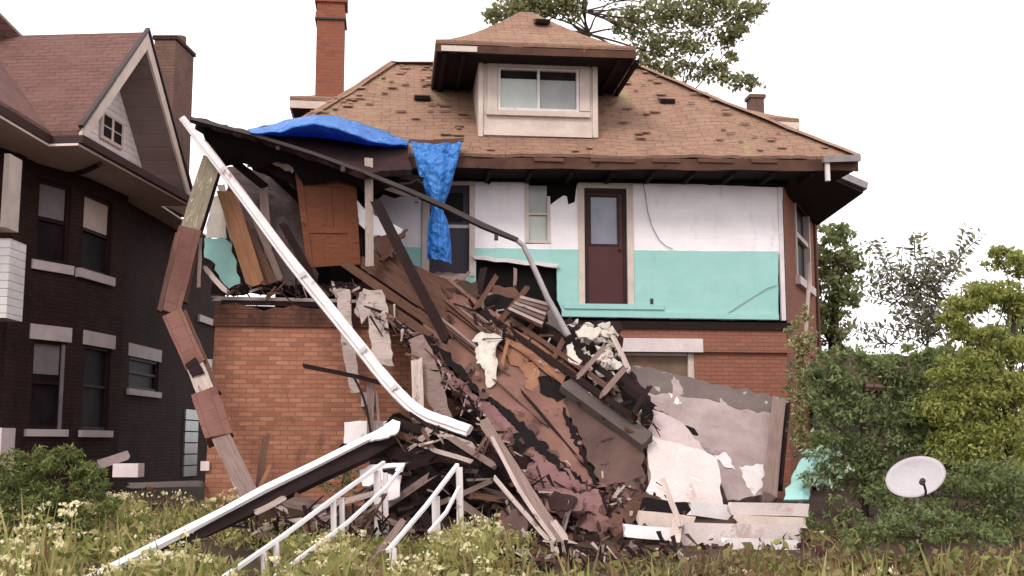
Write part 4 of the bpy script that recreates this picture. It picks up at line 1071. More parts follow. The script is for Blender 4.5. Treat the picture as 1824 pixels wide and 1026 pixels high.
# --- hanging strips over the brick porch
torn('hanging_strip', 'wood_pale', planeP((600, 515, 17.75), (640, 515, 17.75), (620, 700, 17.5)), [(596, 515), (624, 516), (626, 560), (632, 620), (642, 698), (624, 700), (612, 640), (606, 580)], .03, label='narrow pale strip hanging down the left brick porch wall', cat='board', jag=1.5, bump=.03)
torn('hanging_sheet', 'wood_pale', planeP((640, 510, 17.7), (690, 510, 17.6), (690, 650, 17.2)), [(636, 540), (648, 515), (680, 516), (690, 545), (694, 600), (702, 652), (682, 650), (668, 655), (658, 600), (654, 560), (642, 575)], .025, label='wide crumpled grey sheet hanging between brick porch and fallen roof', cat='sheet', jag=3, bump=.07, coarse=.06)
torn('hanging_board', 'wood_grey', planeP((735, 600, 17.1), (790, 600, 17.0), (770, 740, 16.6)), [(728, 606), (752, 596), (768, 622), (790, 690), (806, 742), (776, 738), (756, 700), (738, 660)], .03, label='torn grey board leaning below the left edge of the fallen roof', cat='board', jag=2.5, bump=.03)
plank('plank', 'wood_pale', [(742, 640, 16.8), (744, 748, 16.4)], 20, .03, label='short pale plank behind the lower end of the long white gutter', cat='plank')
torn('hanging_scrap', 'wood_pale', planeP((636, 520, 17.6), (650, 520, 17.6), (640, 565, 17.6)), [(634, 540), (640, 522), (650, 520), (648, 556), (640, 566), (632, 556)], .02, label='little curled pale scrap left of the crumpled grey sheet', cat='scrap', jag=2, bump=.05, step=5, grid=9)

# --- the long white fallen gutter crossing the picture
gut = thing('fallen_gutter', P(832, 768, 15.4), 'long white gutter slanting from the neighbouring gable down to the rubble', 'gutter')
gp_ = [(324, 210, 16.9), (420, 335, 16.75), (520, 468, 16.55), (620, 592, 16.3), (680, 668, 16.1), (716, 708, 15.9), (750, 736, 15.75), (790, 752, 15.6), (836, 768, 15.4)]
pts = [P(*q) for q in gp_]
out = []
for i in range(len(pts) - 1):
    p0, p1, p2, p3 = pts[max(i - 1, 0)], pts[i], pts[i + 1], pts[min(i + 2, len(pts) - 1)]
    for s in range(5):
        u = s / 5; out.append(.5 * ((2 * p1) + (p2 - p0) * u + (2 * p0 - 5 * p1 + 4 * p2 - p3) * u * u + (3 * p1 - p0 - 3 * p2 + p3) * u ** 3))
out.append(pts[-1])
sc = [.5 + .38 * min(1, i / 12) for i in range(len(out))]
mb = MB(); mb.sweep(out, [(-.10, -.05), (.03, -.05), (.07, -.02), (.10, -.02), (.10, .03), (.06, .03), (.045, .06), (.0, .05), (-.06, .055), (-.10, .02)], Vector((.15, -1, .35)), scl=sc, rnd=.0035)
mb.build('trough', 'white_paint', gut)
mb = MB(); mb.sweep([p + Vector((.085, .02, -.045)) for p in out[2:34]], [(-.035, -.02), (.035, -.02), (.035, .02), (-.035, .02)], Vector((.15, -1, .35)), rnd=.004, ragged=.1); mb.build('backing_board', 'wood_pale', gut)
for i in (4, 11, 17, 23):
    mb = MB(); c = out[i]; d = (out[i + 1] - out[i]).normalized(); mb.board(c + Vector((0, -.075, .03)) - d * .03, c + Vector((.0, -.075, .03)) + d * .03, .06 * sc[i] * 2, .012, (0, -1, .2), n=3, warp=0, ragged=.01); mb.build('strap', 'metal_grey', gut)

# --- bent rail hanging from the broken porch eave
rail = thing('bent_rail', P(1012, 596, 17.4), 'dark porch rail bent down into a silver pipe in front of the turquoise wall', 'rail')
rp = [(341, 212, 17.0), (450, 240, 17.05), (560, 275, 17.15), (650, 308, 17.25), (720, 337, 17.3), (790, 368, 17.4), (860, 402, 17.45), (922, 428, 17.5)]
mb = MB(); mb.sweep([P(*q) for q in rp], [(-.045, -.05), (.045, -.05), (.045, .05), (-.045, .05)], (0, -1, .3), rnd=.004, scl=[.6, .6, .6, .62, .7, .85, .9, .7]); mb.build('rail_bar', 'metal_dark', rail)
mb = MB(); mb.tube([P(*q) for q in ((915, 424, 17.5), (932, 437, 17.5), (948, 470, 17.5), (975, 530, 17.45), (1012, 598, 17.4))], .042, 10, scl=[.8, 1, 1, 1.1, 1.3]); mb.build('pipe', 'metal_grey', rail)
for (x, y) in ((497, 258), (612, 297), (742, 352), (884, 418)):
    mb = MB(); c = P(x, y, 17.2); mb.box(c.x - .03, c.x + .03, c.y - .08, c.y, c.z - .09, c.z - .01); mb.build('clip', 'metal_dark', rail)

# --- what is left of the porch roof under the tarp
rem = thing('broken_porch_eave', P(520, 330, 18.0), 'dark remains of porch roof sagging under the blue tarp', 'roof')
RP = planeP((342, 210, 17.05), (650, 304, 17.3), (720, 258, 19.1))
torn('deck', 'felt_under', RP, [(340, 208), (440, 230), (520, 218), (640, 240), (722, 256), (735, 300), (650, 308), (560, 276), (450, 240)], .10, 0, rem, jag=2, bump=.03)
CP = planeP((345, 215, 17.2), (660, 320, 17.7), (500, 420, 18.7))
torn('ceiling', 'void', CP, [(348, 214), (450, 246), (560, 282), (660, 318), (760, 352), (742, 322), (660, 345), (630, 335), (600, 318), (540, 330), (520, 300), (494, 286), (470, 300), (430, 292), (396, 300), (372, 262)], .06, 0, rem, jag=5, bump=.05)  # near-black tone puts the darkness under the porch roof into the colour
for a, b, w, m in (((350, 222, 17.3), (560, 345, 18.3), 16, 'wood_dark'), ((376, 256, 17.5), (470, 330, 18.3), 15, 'wood_dark'), ((430, 260, 17.5), (530, 350, 18.6), 14, 'wood_dark'), ((540, 282, 17.6), (760, 345, 18.9), 14, 'wood_dark'), ((640, 318, 17.8), (740, 352, 18.9), 10, 'wood_grey'), ((670, 300, 18.0), (790, 330, 19.2), 12, 'wood_dark')):
    plank('joist', m, [a, b], w, .08, rem)
torn('torn_lining', 'white_paint', planeP((485, 284, 17.8), (525, 305, 17.9), (500, 300, 17.9)), [(488, 284), (508, 286), (524, 304), (520, 310), (500, 298)], .02, 0, rem, jag=2, bump=.02, step=5, grid=9)
# --- collapsed inner partition, boards and fragments on the left porch floor
torn('fallen_partition', 'siding_grime', planeP((400, 300, 18.3), (520, 320, 18.7), (480, 505, 18.0)), [(398, 300), (430, 296), (472, 310), (520, 330), (556, 420), (566, 498), (520, 508), (470, 502), (440, 430)], .05, jag=4, bump=.03, label='dark grimy partition leaning behind the long white gutter', cat='partition')
torn('shade_panel', 'void', planeP((500, 290, 18.9), (660, 300, 19.0), (560, 510, 18.9)), [(470, 280), (640, 300), (770, 330), (752, 345), (664, 352), (652, 500), (556, 505), (520, 420), (492, 330)], .05, jag=6, bump=.04, label='black panel painting the shade behind the orange door', cat='panel')  # near-black sheet added as the darkness of the porch interior
for a, b, w, m, lb in (((402, 342, 17.5), (456, 506, 17.6), 32, 'wood_orange', 'wide raw orange plank leaning on the left porch floor'),
                       ((432, 398, 17.75), (484, 506, 17.8), 22, 'wood_brown', 'brown plank leaning right of the raw orange plank'),
                       ((470, 340, 18.2), (478, 470, 18.1), 15, 'wood_grey', 'grey stud standing against the grimy partition'),
                       ((505, 400, 17.9), (560, 505, 17.9), 14, 'wood_dark', 'dark stick leaning left of the orange door'),
                       ((393, 330, 17.8), (418, 430, 17.8), 13, 'wood_pale', 'pale narrow slat beside the raw orange plank'),
                       ((366, 478, 17.2), (404, 520, 17.2), 9, 'wood_pale', 'thin white slat under the turquoise fragment'),
                       ((450, 380, 17.9), (500, 500, 17.9), 12, 'wood_grey', 'thin grey batten leaning on the fallen partition'),
                       ((640, 360, 18.2), (642, 470, 18.2), 12, 'wood_dark', 'dark stud along the right edge of the orange door')):
    plank('plank', m, [a, b], w, .04, label=lb, cat='plank', ragged=.06)
torn('siding_fragment', 'siding_green', planeP((365, 420, 17.6), (425, 430, 17.7), (410, 512, 17.7)), [(364, 424), (396, 424), (414, 436), (428, 505), (408, 514), (392, 498), (384, 470), (364, 458)], .03, jag=3, bump=.02, label='broken turquoise siding piece between leaning post and orange plank', cat='siding')
torn('pale_fragment', 'plaster', planeP((375, 330, 17.9), (400, 330, 17.9), (380, 425, 17.9)), [(376, 352), (388, 348), (402, 378), (404, 424), (366, 424), (370, 390)], .03, jag=3, bump=.02, label='pale plaster fragment above the turquoise siding piece', cat='fragment')
torn('white_fragment', 'bright_metal', planeP((630, 352, 18.0), (720, 412, 18.4), (650, 420, 18.1)), [(629, 350), (652, 374), (690, 394), (724, 412), (706, 420), (662, 420), (640, 398)], .03, jag=2, bump=.02, label='bright white torn piece between orange door and white post', cat='fragment')
torn('dark_scrap', 'wood_brown', planeP((660, 420, 18.2), (725, 410, 18.4), (690, 450, 18.1)), [(664, 424), (700, 420), (726, 408), (722, 420), (706, 436), (700, 458), (676, 462)], .04, jag=5, bump=.04, step=6, grid=10, label='splintered brown scrap below the bright white torn piece', cat='scrap')

torn('shade_backing', 'void', planeP((392, 400, 19.0), (500, 400, 19.0), (440, 530, 19.0)), [(392, 396), (440, 380), (500, 390), (500, 524), (376, 524)], .05, jag=5, bump=.03, label='black panel painting the darkness behind the raw orange plank', cat='wall')  # near-black sheet added to close a sky gap as porch shade
# orange door
OP = planeP((525, 296, 17.9), (634, 304, 18.0), (548, 476, 18.0))
od = thing('loose_door', P(590, 476, 18.0), 'varnished orange wooden door standing loose on the wrecked porch', 'door')
torn('slab', 'door_orange', OP, [(524, 296), (633, 303), (642, 471), (547, 477), (545, 420)], .045, 0, od, jag=.6, bump=.004)
for poly in ([(524, 296), (536, 297), (558, 476), (547, 477)], [(612, 302), (633, 303), (642, 471), (622, 472)], [(536, 297), (612, 302), (612, 306), (536, 302)], [(540, 324), (613, 326), (614, 334), (541, 331)], [(549, 404), (618, 405), (619, 416), (551, 415)], [(557, 463), (621, 461), (622, 472), (558, 476)], [(580, 334), (590, 334), (594, 404), (584, 404)]):
    torn('stile', 'door_orange', OP, poly, .016, .017, od, jag=0, bump=0)
mb = MB(); c = place_on(OP, .05)(540, 398); mb.chunk(c, .035); mb.build('knob', 'metal_dark', od)

# leaning broken post at the left
def postpart(name, mat, a, b, w, dep, parent, ragged=.03):
    mb = MB(); p, q = P(*a), P(*b); W_ = wpx(w, (a[2] + b[2]) / 2) / 2
    n = 5; mb.sweep([p.lerp(q, i / n) for i in range(n + 1)], [(-W_, -dep / 2), (W_, -dep / 2), (W_, dep / 2), (-W_, dep / 2)], EYE - p, rnd=.006, ragged=ragged)
    return mb.build(name, mat, parent)
up_ = thing('broken_post', P(300, 556, 16.9), 'upper half of a broken porch post leaning left, mossy wood above brown cladding', 'post')
postpart('bare_wood', 'wood_moss', (377, 286, 17.2), (336, 416, 17.0), 34, .2, up_)
postpart('dark_side', 'wood_dark', (391, 296, 17.3), (353, 420, 17.1), 12, .18, up_)
postpart('cladding', 'clad_brown', (337, 412, 17.0), (300, 556, 16.9), 40, .26, up_)
postpart('cladding', 'wood_brown', (352, 420, 17.1), (326, 540, 17.0), 14, .2, up_)
postpart('corner_trim', 'wood_brown', (316, 416, 16.9), (284, 552, 16.8), 8, .16, up_)
postpart('splinter', 'wood_grey', (357, 425, 17.0), (354, 512, 17.0), 6, .03, up_)
lo_ = thing('broken_post', P(450, 890, 15.7), 'lower half of the broken porch post leaning right down to the weeds with cladding missing', 'post')
postpart('cladding', 'clad_brown', (308, 560, 16.85), (350, 655, 16.6), 36, .22, lo_)
postpart('bare_wood', 'wood_pale', (346, 648, 16.6), (372, 712, 16.4), 31, .16, lo_)
postpart('cladding', 'clad_brown', (364, 700, 16.4), (392, 782, 16.1), 46, .24, lo_, .05)
postpart('bare_wood', 'wood_grey', (392, 776, 16.1), (448, 888, 15.7), 32, .16, lo_)
postpart('edge_strip', 'wood_pale', (384, 782, 16.1), (430, 892, 15.7), 7, .1, lo_)
postpart('edge_strip', 'wood_brown', (328, 556, 16.9), (388, 700, 16.5), 10, .12, lo_)
postpart('nail_board', 'wood_dark', (342, 648, 16.55), (356, 672, 16.5), 22, .2, lo_)

plank('porch_post', 'wood_pale', [(657, 282, 17.55), (658, 474, 17.75)], 15, .1, label='slim upright white porch post right of the orange door', cat='post', ragged=.01, warp=.004)
plank('dark_beam', 'wood_dark', [(670, 360, 17.5), (796, 606, 16.95)], 19, .09, label='long dark charred beam stuck diagonally into the fallen roof', cat='beam')
torn('paper_scrap', 'plaster', D, [(838, 618), (850, 606), (872, 606), (880, 596), (892, 604), (892, 622), (880, 636), (884, 660), (882, 690), (872, 697), (864, 690), (862, 668), (846, 660), (842, 640), (850, 628)], .02, .14, jag=3, bump=.10, step=5, grid=8, coarse=.05, label='crumpled cream scrap lying on the middle of the fallen roof', cat='scrap')
plank('stick', 'wood_orange', [(906, 606, 17.4), (893, 650, 17.1)], 6, .03, label='short orange stick beside the crumpled cream scrap', cat='stick')

# --- ladder-like rafters along the upper edge of the slab
raf = thing('rafter_frame', P(1140, 750, 17.0), 'dark ladder-like rafter frame along the upper edge of the fallen roof', 'frame')
for a, b, w, m in (((846, 548, 18.0), (1132, 744, 16.6), 11, 'wood_dark'), ((936, 560, 18.0), (1162, 724, 16.8), 11, 'wood_dark'), ((905, 566, 17.9), (1100, 702, 16.9), 9, 'wood_brown')):
    plank('side_rail', m, [a, b], w, .12, raf)
for a, b, w, m in (((846, 550, 17.85), (884, 494, 18.05), 9, 'wood_brown'), ((890, 574, 17.75), (938, 512, 18.00), 10, 'wood_brown'), ((930, 602, 17.65), (958, 566, 17.80), 9, 'wood_brown'), ((984, 640, 17.35), (1004, 606, 17.55), 9, 'wood_brown'), ((1026, 674, 17.00), (1078, 616, 17.25), 9, 'wood_grey'), ((1072, 706, 16.75), (1112, 656, 16.95), 10, 'wood_grey'), ((1128, 738, 16.45), (1156, 690, 16.65), 9, 'wood_dark')):
    plank('rung', m, [a, b], w, .06, raf)
torn('backing', 'void', D, [(848, 528), (905, 536), (950, 560), (1010, 604), (1062, 650), (1110, 690), (1165, 728), (1152, 778), (1080, 722), (1000, 654), (940, 608), (880, 572)], .03, .06, raf, jag=4, bump=.04, step=7)  # near-black sheet standing for the darkness under the rafters
SP = planeP((905, 548, 17.55), (978, 542, 17.7), (965, 584, 17.45))
sv = thing('slatted_vent', P(940, 580, 18.05), 'small brown slatted vent panel lying against the black wall hole', 'vent')
torn('frame', 'wood_brown', SP, [(903, 550), (924, 527), (980, 541), (966, 583)], .04, 0, sv, jag=1, bump=.005)
for k in range(5):
    t = k / 4; a = (926 - 20 * t, 531 + 20 * t); b = (977 - 11 * t, 544 + 34 * t)
    mb = MB(); mb.board(place_on(SP, .035)(*a), place_on(SP, .03)(*b), .045, .02, None, n=3, warp=0, ragged=.01); mb.build('slat', 'wood_pale' if k % 2 == 0 else 'wood_grey', sv)
torn('roof_piece', 'wood_grey', planeP((850, 530, 18.5), (905, 545, 18.45), (880, 580, 18.2)), [(850, 532), (872, 520), (905, 540), (892, 574), (862, 562), (846, 556)], .03, jag=3, bump=.02, label='grey board piece left of the small slatted vent', cat='board')
torn('roof_piece', 'wood_brown', planeP((880, 505, 18.7), (925, 515, 18.7), (900, 540, 18.55)), [(880, 508), (918, 512), (926, 524), (905, 542), (874, 522)], .03, jag=3, bump=.02, label='brown board piece above the small slatted vent', cat='board')
torn('roof_piece', 'concrete_dark', planeP((985, 548, 18.2), (1012, 600, 17.9), (975, 590, 18.0)), [(976, 552), (992, 548), (1004, 572), (1010, 598), (988, 604), (972, 588)], .03, jag=3, bump=.03, label='grey metal flap beside the foot of the silver pipe', cat='sheet')
plank('stud', 'wood_grey', [(918, 480, 19.5), (916, 510, 19.4)], 6, .03, label='thin pale stud inside the black wall hole', cat='stud')
plank('stud', 'wood_dark', [(862, 480, 19.4), (850, 530, 19.0)], 12, .05, label='dark tilted stud at the left of the black wall hole', cat='stud')
torn('torn_board', 'wood_grey', planeP((740, 490, 19.0), (830, 490, 19.1), (780, 500, 18.6)), [(744, 492), (780, 484), (832, 488), (820, 500), (790, 500), (760, 506), (746, 502)], .04, jag=4, bump=.03, step=6, grid=10, label='splintered grey board lying at the foot of the dark door', cat='board')
plank('stick', 'wood_grey', [(812, 512, 18.6), (836, 484, 18.7)], 6, .03, label='thin grey stick leaning at the foot of the dark door', cat='stick')
torn('soil_heap', 'soil', planeP((740, 500, 18.55), (850, 500, 18.6), (800, 560, 18.0)), [(742, 505), (790, 498), (850, 498), (852, 545), (830, 548), (770, 530)], .05, jag=6, bump=.08, label='dusty earth spread at the top of the fallen roof', cat='earth')

# --- light rubble heap by the silver pipe
mb = MB()
for i in range(120):
    x = random.triangular(1008, 1112, 1070); y = 575 + random.random() ** .8 * 130 * (1 - abs(x - 1062) / 95)
    mb.chunk(P(x, y + (x - 1062) * .2, 18.3 - (y - 575) * .008 + random.uniform(-.1, .1)), random.uniform(.04, .13), .6)
mb.build('plaster_rubble', 'plaster', kind='stuff', label='pale plaster rubble heaped below the turquoise wall', cat='rubble')
torn('rubble_backing', 'wood_dark', planeP((1000, 570, 18.6), (1110, 575, 18.6), (1100, 720, 17.4)), [(1006, 572), (1104, 572), (1112, 640), (1160, 720), (1130, 740), (1060, 680), (1010, 620)], .05, jag=6, bump=.05, label='dark torn lining beneath the pale plaster rubble', cat='lining')
for (a, b, w, lb) in (((1000, 610, 17.7), (1046, 660, 17.4), 15, 'short white board lying in the pale plaster rubble'), ((1092, 600, 18.0), (1120, 660, 17.6), 9, 'pale stick at the right of the plaster rubble')):
    plank('plank', 'wood_pale', [a, b], w, .04, label=lb, cat='plank')
torn('white_scrap', 'plaster', planeP((1030, 590, 17.9), (1070, 590, 17.9), (1050, 620, 17.7)), [(1024, 592), (1042, 580), (1070, 588), (1060, 602), (1030, 604)], .04, jag=3, bump=.05, step=5, grid=8, label='pale curled scrap on top of the plaster rubble', cat='scrap')
torn('white_scrap', 'plaster', D, [(1002, 642), (1012, 634), (1018, 652), (1030, 668), (1024, 678), (1008, 668)], .03, .30, jag=2, bump=.05, step=4, grid=7, label='pale scrap caught in the rafter frame', cat='scrap')
torn('grey_sheet', 'concrete_dark', planeP((1098, 640, 17.3), (1112, 720, 16.9), (1080, 700, 17.0)), [(1082, 690), (1098, 680), (1110, 712), (1108, 738), (1092, 722)], .03, jag=2, bump=.03, step=6, grid=10, label='grey pointed sheet between rafter frame and stucco panel', cat='sheet')

# --- stucco wall panel leaning at the right
KP = planeP((1115, 655, 18.7), (1405, 715, 18.9), (1290, 888, 17.0))
sw = thing('stucco_panel', P(1300, 890, 17.0), 'stained grey stucco wall panel leaning against the lower brick wall', 'wall panel')
torn('panel', 'concrete', KP, [(1112, 668), (1126, 651), (1250, 679), (1402, 712), (1398, 800), (1374, 884), (1296, 892), (1262, 824), (1215, 757), (1160, 724)], .12, 0, sw, jag=3, bump=.03)
torn('top_band', 'concrete_dark', KP, [(1112, 668), (1126, 650), (1250, 678), (1401, 712), (1398, 738), (1340, 732), (1290, 722), (1240, 708), (1196, 702), (1160, 700)], .008, .006, sw, jag=4, bump=.02)
plank('edge_post', 'wood_grey', [(1388, 716, 18.6), (1371, 886, 17.0)], 24, .16, sw)
plank('edge_post', 'wood_dark', [(1402, 722, 18.7), (1390, 870, 17.3)], 10, .1, sw)
for poly in ([(1272, 812), (1292, 806), (1302, 820), (1310, 838), (1290, 832)], [(1316, 832), (1360, 828), (1358, 862), (1344, 884), (1330, 868)], [(1190, 700), (1200, 706), (1214, 720), (1198, 718)]):
    torn('bare_patch', 'white_paint', KP, poly, .012, .014, sw, jag=3, bump=.01, step=6, grid=12)
torn('crack', 'void', KP, [(1140, 722), (1160, 726), (1190, 740), (1196, 752), (1170, 738)], .012, .012, sw, jag=2, bump=0, step=6, grid=14)
torn('crack', 'void', KP, [(1218, 758), (1236, 764), (1246, 778), (1232, 774)], .012, .012, sw, jag=2, bump=0, step=6, grid=14)
# white sheet in front of it
WPl = planeP((1150, 735, 17.3), (1270, 815, 16.8), (1165, 890, 16.0))
ws = thing('white_sheet', P(1210, 900, 16.4), 'bright white painted panel lying against the stucco panel', 'panel')
torn('panel', 'dirty_white', WPl, [(1152, 786), (1160, 778), (1200, 790), (1246, 802), (1276, 818), (1282, 850), (1286, 910), (1224, 904), (1168, 890), (1150, 876), (1158, 860)], .05, .02, ws, jag=2, bump=.012)
torn('grey_top', 'stucco_pale', WPl, [(1153, 730), (1182, 734), (1216, 752), (1246, 786), (1270, 820), (1245, 806), (1200, 794), (1156, 788)], .05, 0, ws, jag=3, bump=.015)
plank('side_strip', 'wood_pale', [(1154, 770, 17.0), (1166, 884, 16.3)], 14, .06, ws)
# pale broken frame and boards at its foot
torn('dark_gap_sheet', 'void', planeP((1145, 888, 15.0), (1230, 898, 15.0), (1180, 915, 14.9)), [(1146, 886), (1230, 896), (1232, 916), (1140, 912)], .05, jag=2, bump=.01, label='black sheet standing for the dark gap under the bright white panel', cat='board')  # near-black sheet standing for a dark gap
fw = thing('broken_window_frame', P(1160, 955, 14.1), 'broken cream window frame lying below the bright white panel', 'window frame')
plank('rail', 'cream', [(1138, 922, 14.4), (1232, 934, 14.4)], 26, .12, fw, ragged=.03)
plank('sill', 'bright_metal', [(1112, 944, 14.1), (1206, 952, 14.2)], 22, .12, fw, ragged=.02)
plank('jamb', 'cream', [(1207, 930, 14.2), (1200, 968, 14.0)], 18, .1, fw, ragged=.02)
plank('pole', 'wood_pale', [(1182, 855, 14.5), (1212, 938, 13.9)], 10, .035, label='thin pale pole leaning on the bright white panel', cat='pole', ragged=.01)
mb = MB(); mb.tube([P(*q) for q in ((1142, 972, 14.6), (1154, 974, 14.5), (1172, 984, 14.3), (1186, 1004, 14.1), (1200, 1030, 13.8))], .024, 8); mb.build('curved_pipe', 'wood_pale', label='pale curved pipe poking from the weeds below the window frame', cat='pipe')
sb_ = thing('siding_stack', P(1320, 975, 15.4), 'heap of white siding boards lying right of the broken cream window frame', 'siding boards')
for k, (a, b, w, m) in enumerate((((1214, 950, 14.2), (1425, 956, 14.3), 40, 'dirty_white'), ((1300, 905, 14.6), (1440, 910, 14.7), 22, 'dirty_white'), ((1310, 925, 14.5), (1432, 932, 14.6), 18, 'cream'), ((1290, 970, 14.0), (1424, 974, 14.1), 22, 'white_paint'), ((1228, 905, 14.9), (1300, 912, 14.9), 26, 'white_paint'))):
    plank('board', m, [a, b], w, .05, sb_, ragged=.04)
torn('turquoise_sheet', 'siding_green', planeP((1402, 884, 16.2), (1450, 795, 17.0), (1465, 880, 16.3)), [(1396, 890), (1408, 850), (1428, 816), (1452, 800), (1476, 806), (1462, 840), (1446, 862), (1440, 890)], .03, jag=4, bump=.05, label='crumpled turquoise siding sheet half hidden in leaves at right', cat='siding')

# --- fallen eave at lower left with its white edge
fe = thing('fallen_eave', P(430, 950, 13.8), 'long fallen eave board with bright white drip edge, running into the weeds at lower left', 'eave')
ep = [(712, 754, 15.6), (640, 788, 15.1), (560, 828, 14.6), (470, 872, 14.0), (400, 910, 13.5), (330, 946, 12.9), (250, 986, 12.3), (150, 1036, 11.5)]
pts = [P(*q) for q in ep]
mb = MB(); mb.sweep(pts, [(-.042, -.025), (.042, -.025), (.045, .025), (-.038, .03)], (0, -1, .6), rnd=.006, ragged=.05); mb.build('drip_edge', 'bright_metal', fe)
mb = MB(); mb.sweep([p + Vector((.03, .05, -.17 + .012 * i)) for i, p in enumerate(pts[:-1])], [(-.08, -.05), (.10, -.05), (.10, .05), (-.08, .05)], (0, -1, .4), rnd=.02, ragged=.08, scl=[1.1, 1.1, 1.1, 1, .8, .6, .45]); mb.build('fascia_board', 'wood_dark', fe)
torn('white_tip', 'bright_metal', planeP((655, 792, 15.2), (712, 752, 15.5), (690, 792, 15.2)), [(656, 790), (676, 768), (700, 752), (713, 756), (708, 774), (692, 784)], .03, .05, fe, jag=1.5, bump=.01, step=6, grid=12)
plank('wood_strip', 'wood_pale', [(455, 912, 13.8), (505, 888, 14.1)], 10, .03, fe)
torn('loose_panel', 'white_paint', planeP((612, 750, 17.2), (692, 750, 17.1), (650, 810, 17.0)), [(613, 752), (650, 750), (692, 750), (692, 800), (640, 812), (612, 812)], .05, jag=1.5, bump=.008, label='square white panel standing at the right end of the brick porch', cat='panel')
for a, b, w, t, m, lb in (((700, 748, 15.7), (862, 806, 15.3), 15, .12, 'wood_dark', 'dark beam running from the white drip edge to the fallen roof'),
                          ((610, 800, 15.6), (940, 826, 15.2), 22, .14, 'wood_dark', 'thick blackened beam above the stair railings'),
                          ((762, 764, 15.5), (856, 800, 15.2), 10, .04, 'wood_pale', 'short pale lath on the dark beams below the white gutter'),
                          ((800, 776, 15.3), (880, 830, 15.1), 12, .05, 'wood_grey', 'grey lath in the dark beams left of the long plank'),
                          ((700, 770, 15.6), (770, 800, 15.4), 12, .05, 'wood_brown', 'brown lath under the dark beams'),
                          ((726, 800, 15.4), (772, 770, 15.4), 6, .03, 'wood_pale', 'thin pale stick crossing the dark beams'),
                          ((770, 800, 15.1), (836, 822, 15.0), 8, .03, 'wood_pale', 'pale splinter on the blackened beam')):
    plank('beam' if w > 14 else 'lath', m, [a, b], w, t, label=lb, cat='beam' if w > 14 else 'lath')
plank('long_plank', 'wood_grey', [(862, 752, 15.4), (912, 830, 14.9), (960, 905, 14.3), (1000, 962, 13.8), (1046, 1030, 13.2)], 20, .05, label='long grey plank slanting from the fallen roof down into the weeds', cat='plank')
plank('white_lath', 'wood_pale', [(872, 770, 15.3), (930, 880, 14.5), (990, 965, 13.8)], 7, .04, label='narrow white lath along the long grey plank', cat='lath')
plank('thin_plank', 'wood_pale', [(880, 850, 14.8), (940, 920, 14.3), (1032, 1026, 13.3)], 8, .03, label='thin pale plank left of the long grey plank', cat='plank')
plank('thin_plank', 'wood_pale', [(985, 930, 14.0), (1040, 1000, 13.4)], 12, .03, label='short pale plank at the foot of the long grey plank', cat='plank')
torn('crate_side', 'white_paint', planeP((660, 830, 15.2), (722, 826, 15.2), (700, 890, 14.9)), [(640, 838), (660, 828), (722, 824), (716, 842), (712, 884), (690, 892), (678, 862), (646, 866)], .04, jag=2, bump=.01, holes=[[(680, 834), (706, 832), (702, 842), (684, 846)]], label='pale broken panel behind the upper end of the left railing', cat='panel')
plank('beam', 'wood_grey', [(505, 890, 14.9), (610, 916, 14.8)], 22, .12, label='grey beam lying behind the left stair railing', cat='beam')
plank('branch', 'wood_dark', [(543, 652, 17.3), (640, 672, 17.1), (720, 694, 16.9)], 8, .04, label='dark branch lying across the brick porch wall', cat='branch')
plank('branch', 'wood_dark', [(630, 670, 17.0), (650, 716, 16.9), (662, 780, 16.8)], 4, .02, label='thin dark branch hanging at the right end of the brick wall', cat='branch')
plank('stake', 'wood_grey', [(658, 690, 17.2), (660, 782, 16.9)], 12, .05, label='grey stake in front of the square white panel', cat='stake')
plank('stake', 'wood_grey', [(672, 700, 17.15), (675, 780, 16.9)], 5, .03, label='thin grey stake right of the square white panel', cat='stake')
plank('stick', 'wood_brown', [(475, 775, 17.2), (462, 862, 16.6)], 12, .04, label='dark stick leaning on the brick wall near the broken post', cat='stick')
plank('stick', 'wood_orange', [(482, 830, 16.4), (462, 866, 16.2)], 7, .03, label='short orange stick at the foot of the broken post', cat='stick')

# --- two white stair railings
def railing(label, top, low, posts, wrail):
    t = thing('stair_railing', P(posts[0][0], posts[0][2], posts[0][3]), label, 'railing')
    for nm, pa in (('handrail', top), ('lower_rail', low)):
        mb = MB(); w = .021 if nm == 'handrail' else .017; mb.sweep([P(*q) for q in pa], [(-w, -w), (w, -w), (w, w), (-w, w)], (0, 0, 1), rnd=.002); mb.build(nm, 'bright_metal', t)
    for x, y0, y1, Y, w in posts:
        mb = MB(); a, b = P(x, y0, Y), P(x + (2 if w > 9 else 0), y1, Y); h = wpx(w, Y) / 2 * .85; mb.sweep([a, a.lerp(b, .5), b], [(-h, -h * .8), (h, -h * .8), (h, h * .8), (-h, h * .8)], (0, -1, 0), rnd=.002); mb.build('post', 'white_paint', t)
railing('longer white metal stair railing at left, half sunk in weeds', [(684, 824, 14.6), (600, 884, 13.8), (500, 958, 12.9), (396, 1030, 12.0)], [(716, 832, 14.5), (690, 866, 14.2), (620, 930, 13.5), (480, 1034, 12.4)],
        [(672, 838, 952, 14.5, 14), (686, 842, 948, 14.55, 10), (594, 892, 1030, 13.75, 11), (609, 886, 1010, 13.9, 10), (470, 984, 1050, 12.6, 11), (492, 968, 1050, 12.8, 11)], 9)
railing('shorter white metal stair railing nearer the middle, below the blackened beam', [(815, 828, 14.4), (760, 900, 13.6), (690, 982, 12.8)], [(818, 868, 14.2), (795, 912, 13.8), (764, 948, 13.4)],
        [(818, 832, 936, 14.35, 14), (776, 884, 962, 13.9, 16), (700, 976, 1050, 12.85, 14)], 9)
plank('stair_stringer', 'wood_grey', [(716, 930, 13.9), (640, 1030, 12.9)], 12, .06, label='grey stair stringer between the two white railings', cat='stringer')
plank('stair_tread', 'wood_pale', [(560, 905, 14.6), (676, 876, 14.7)], 10, .06, label='pale stair tread behind the left railing posts', cat='tread')

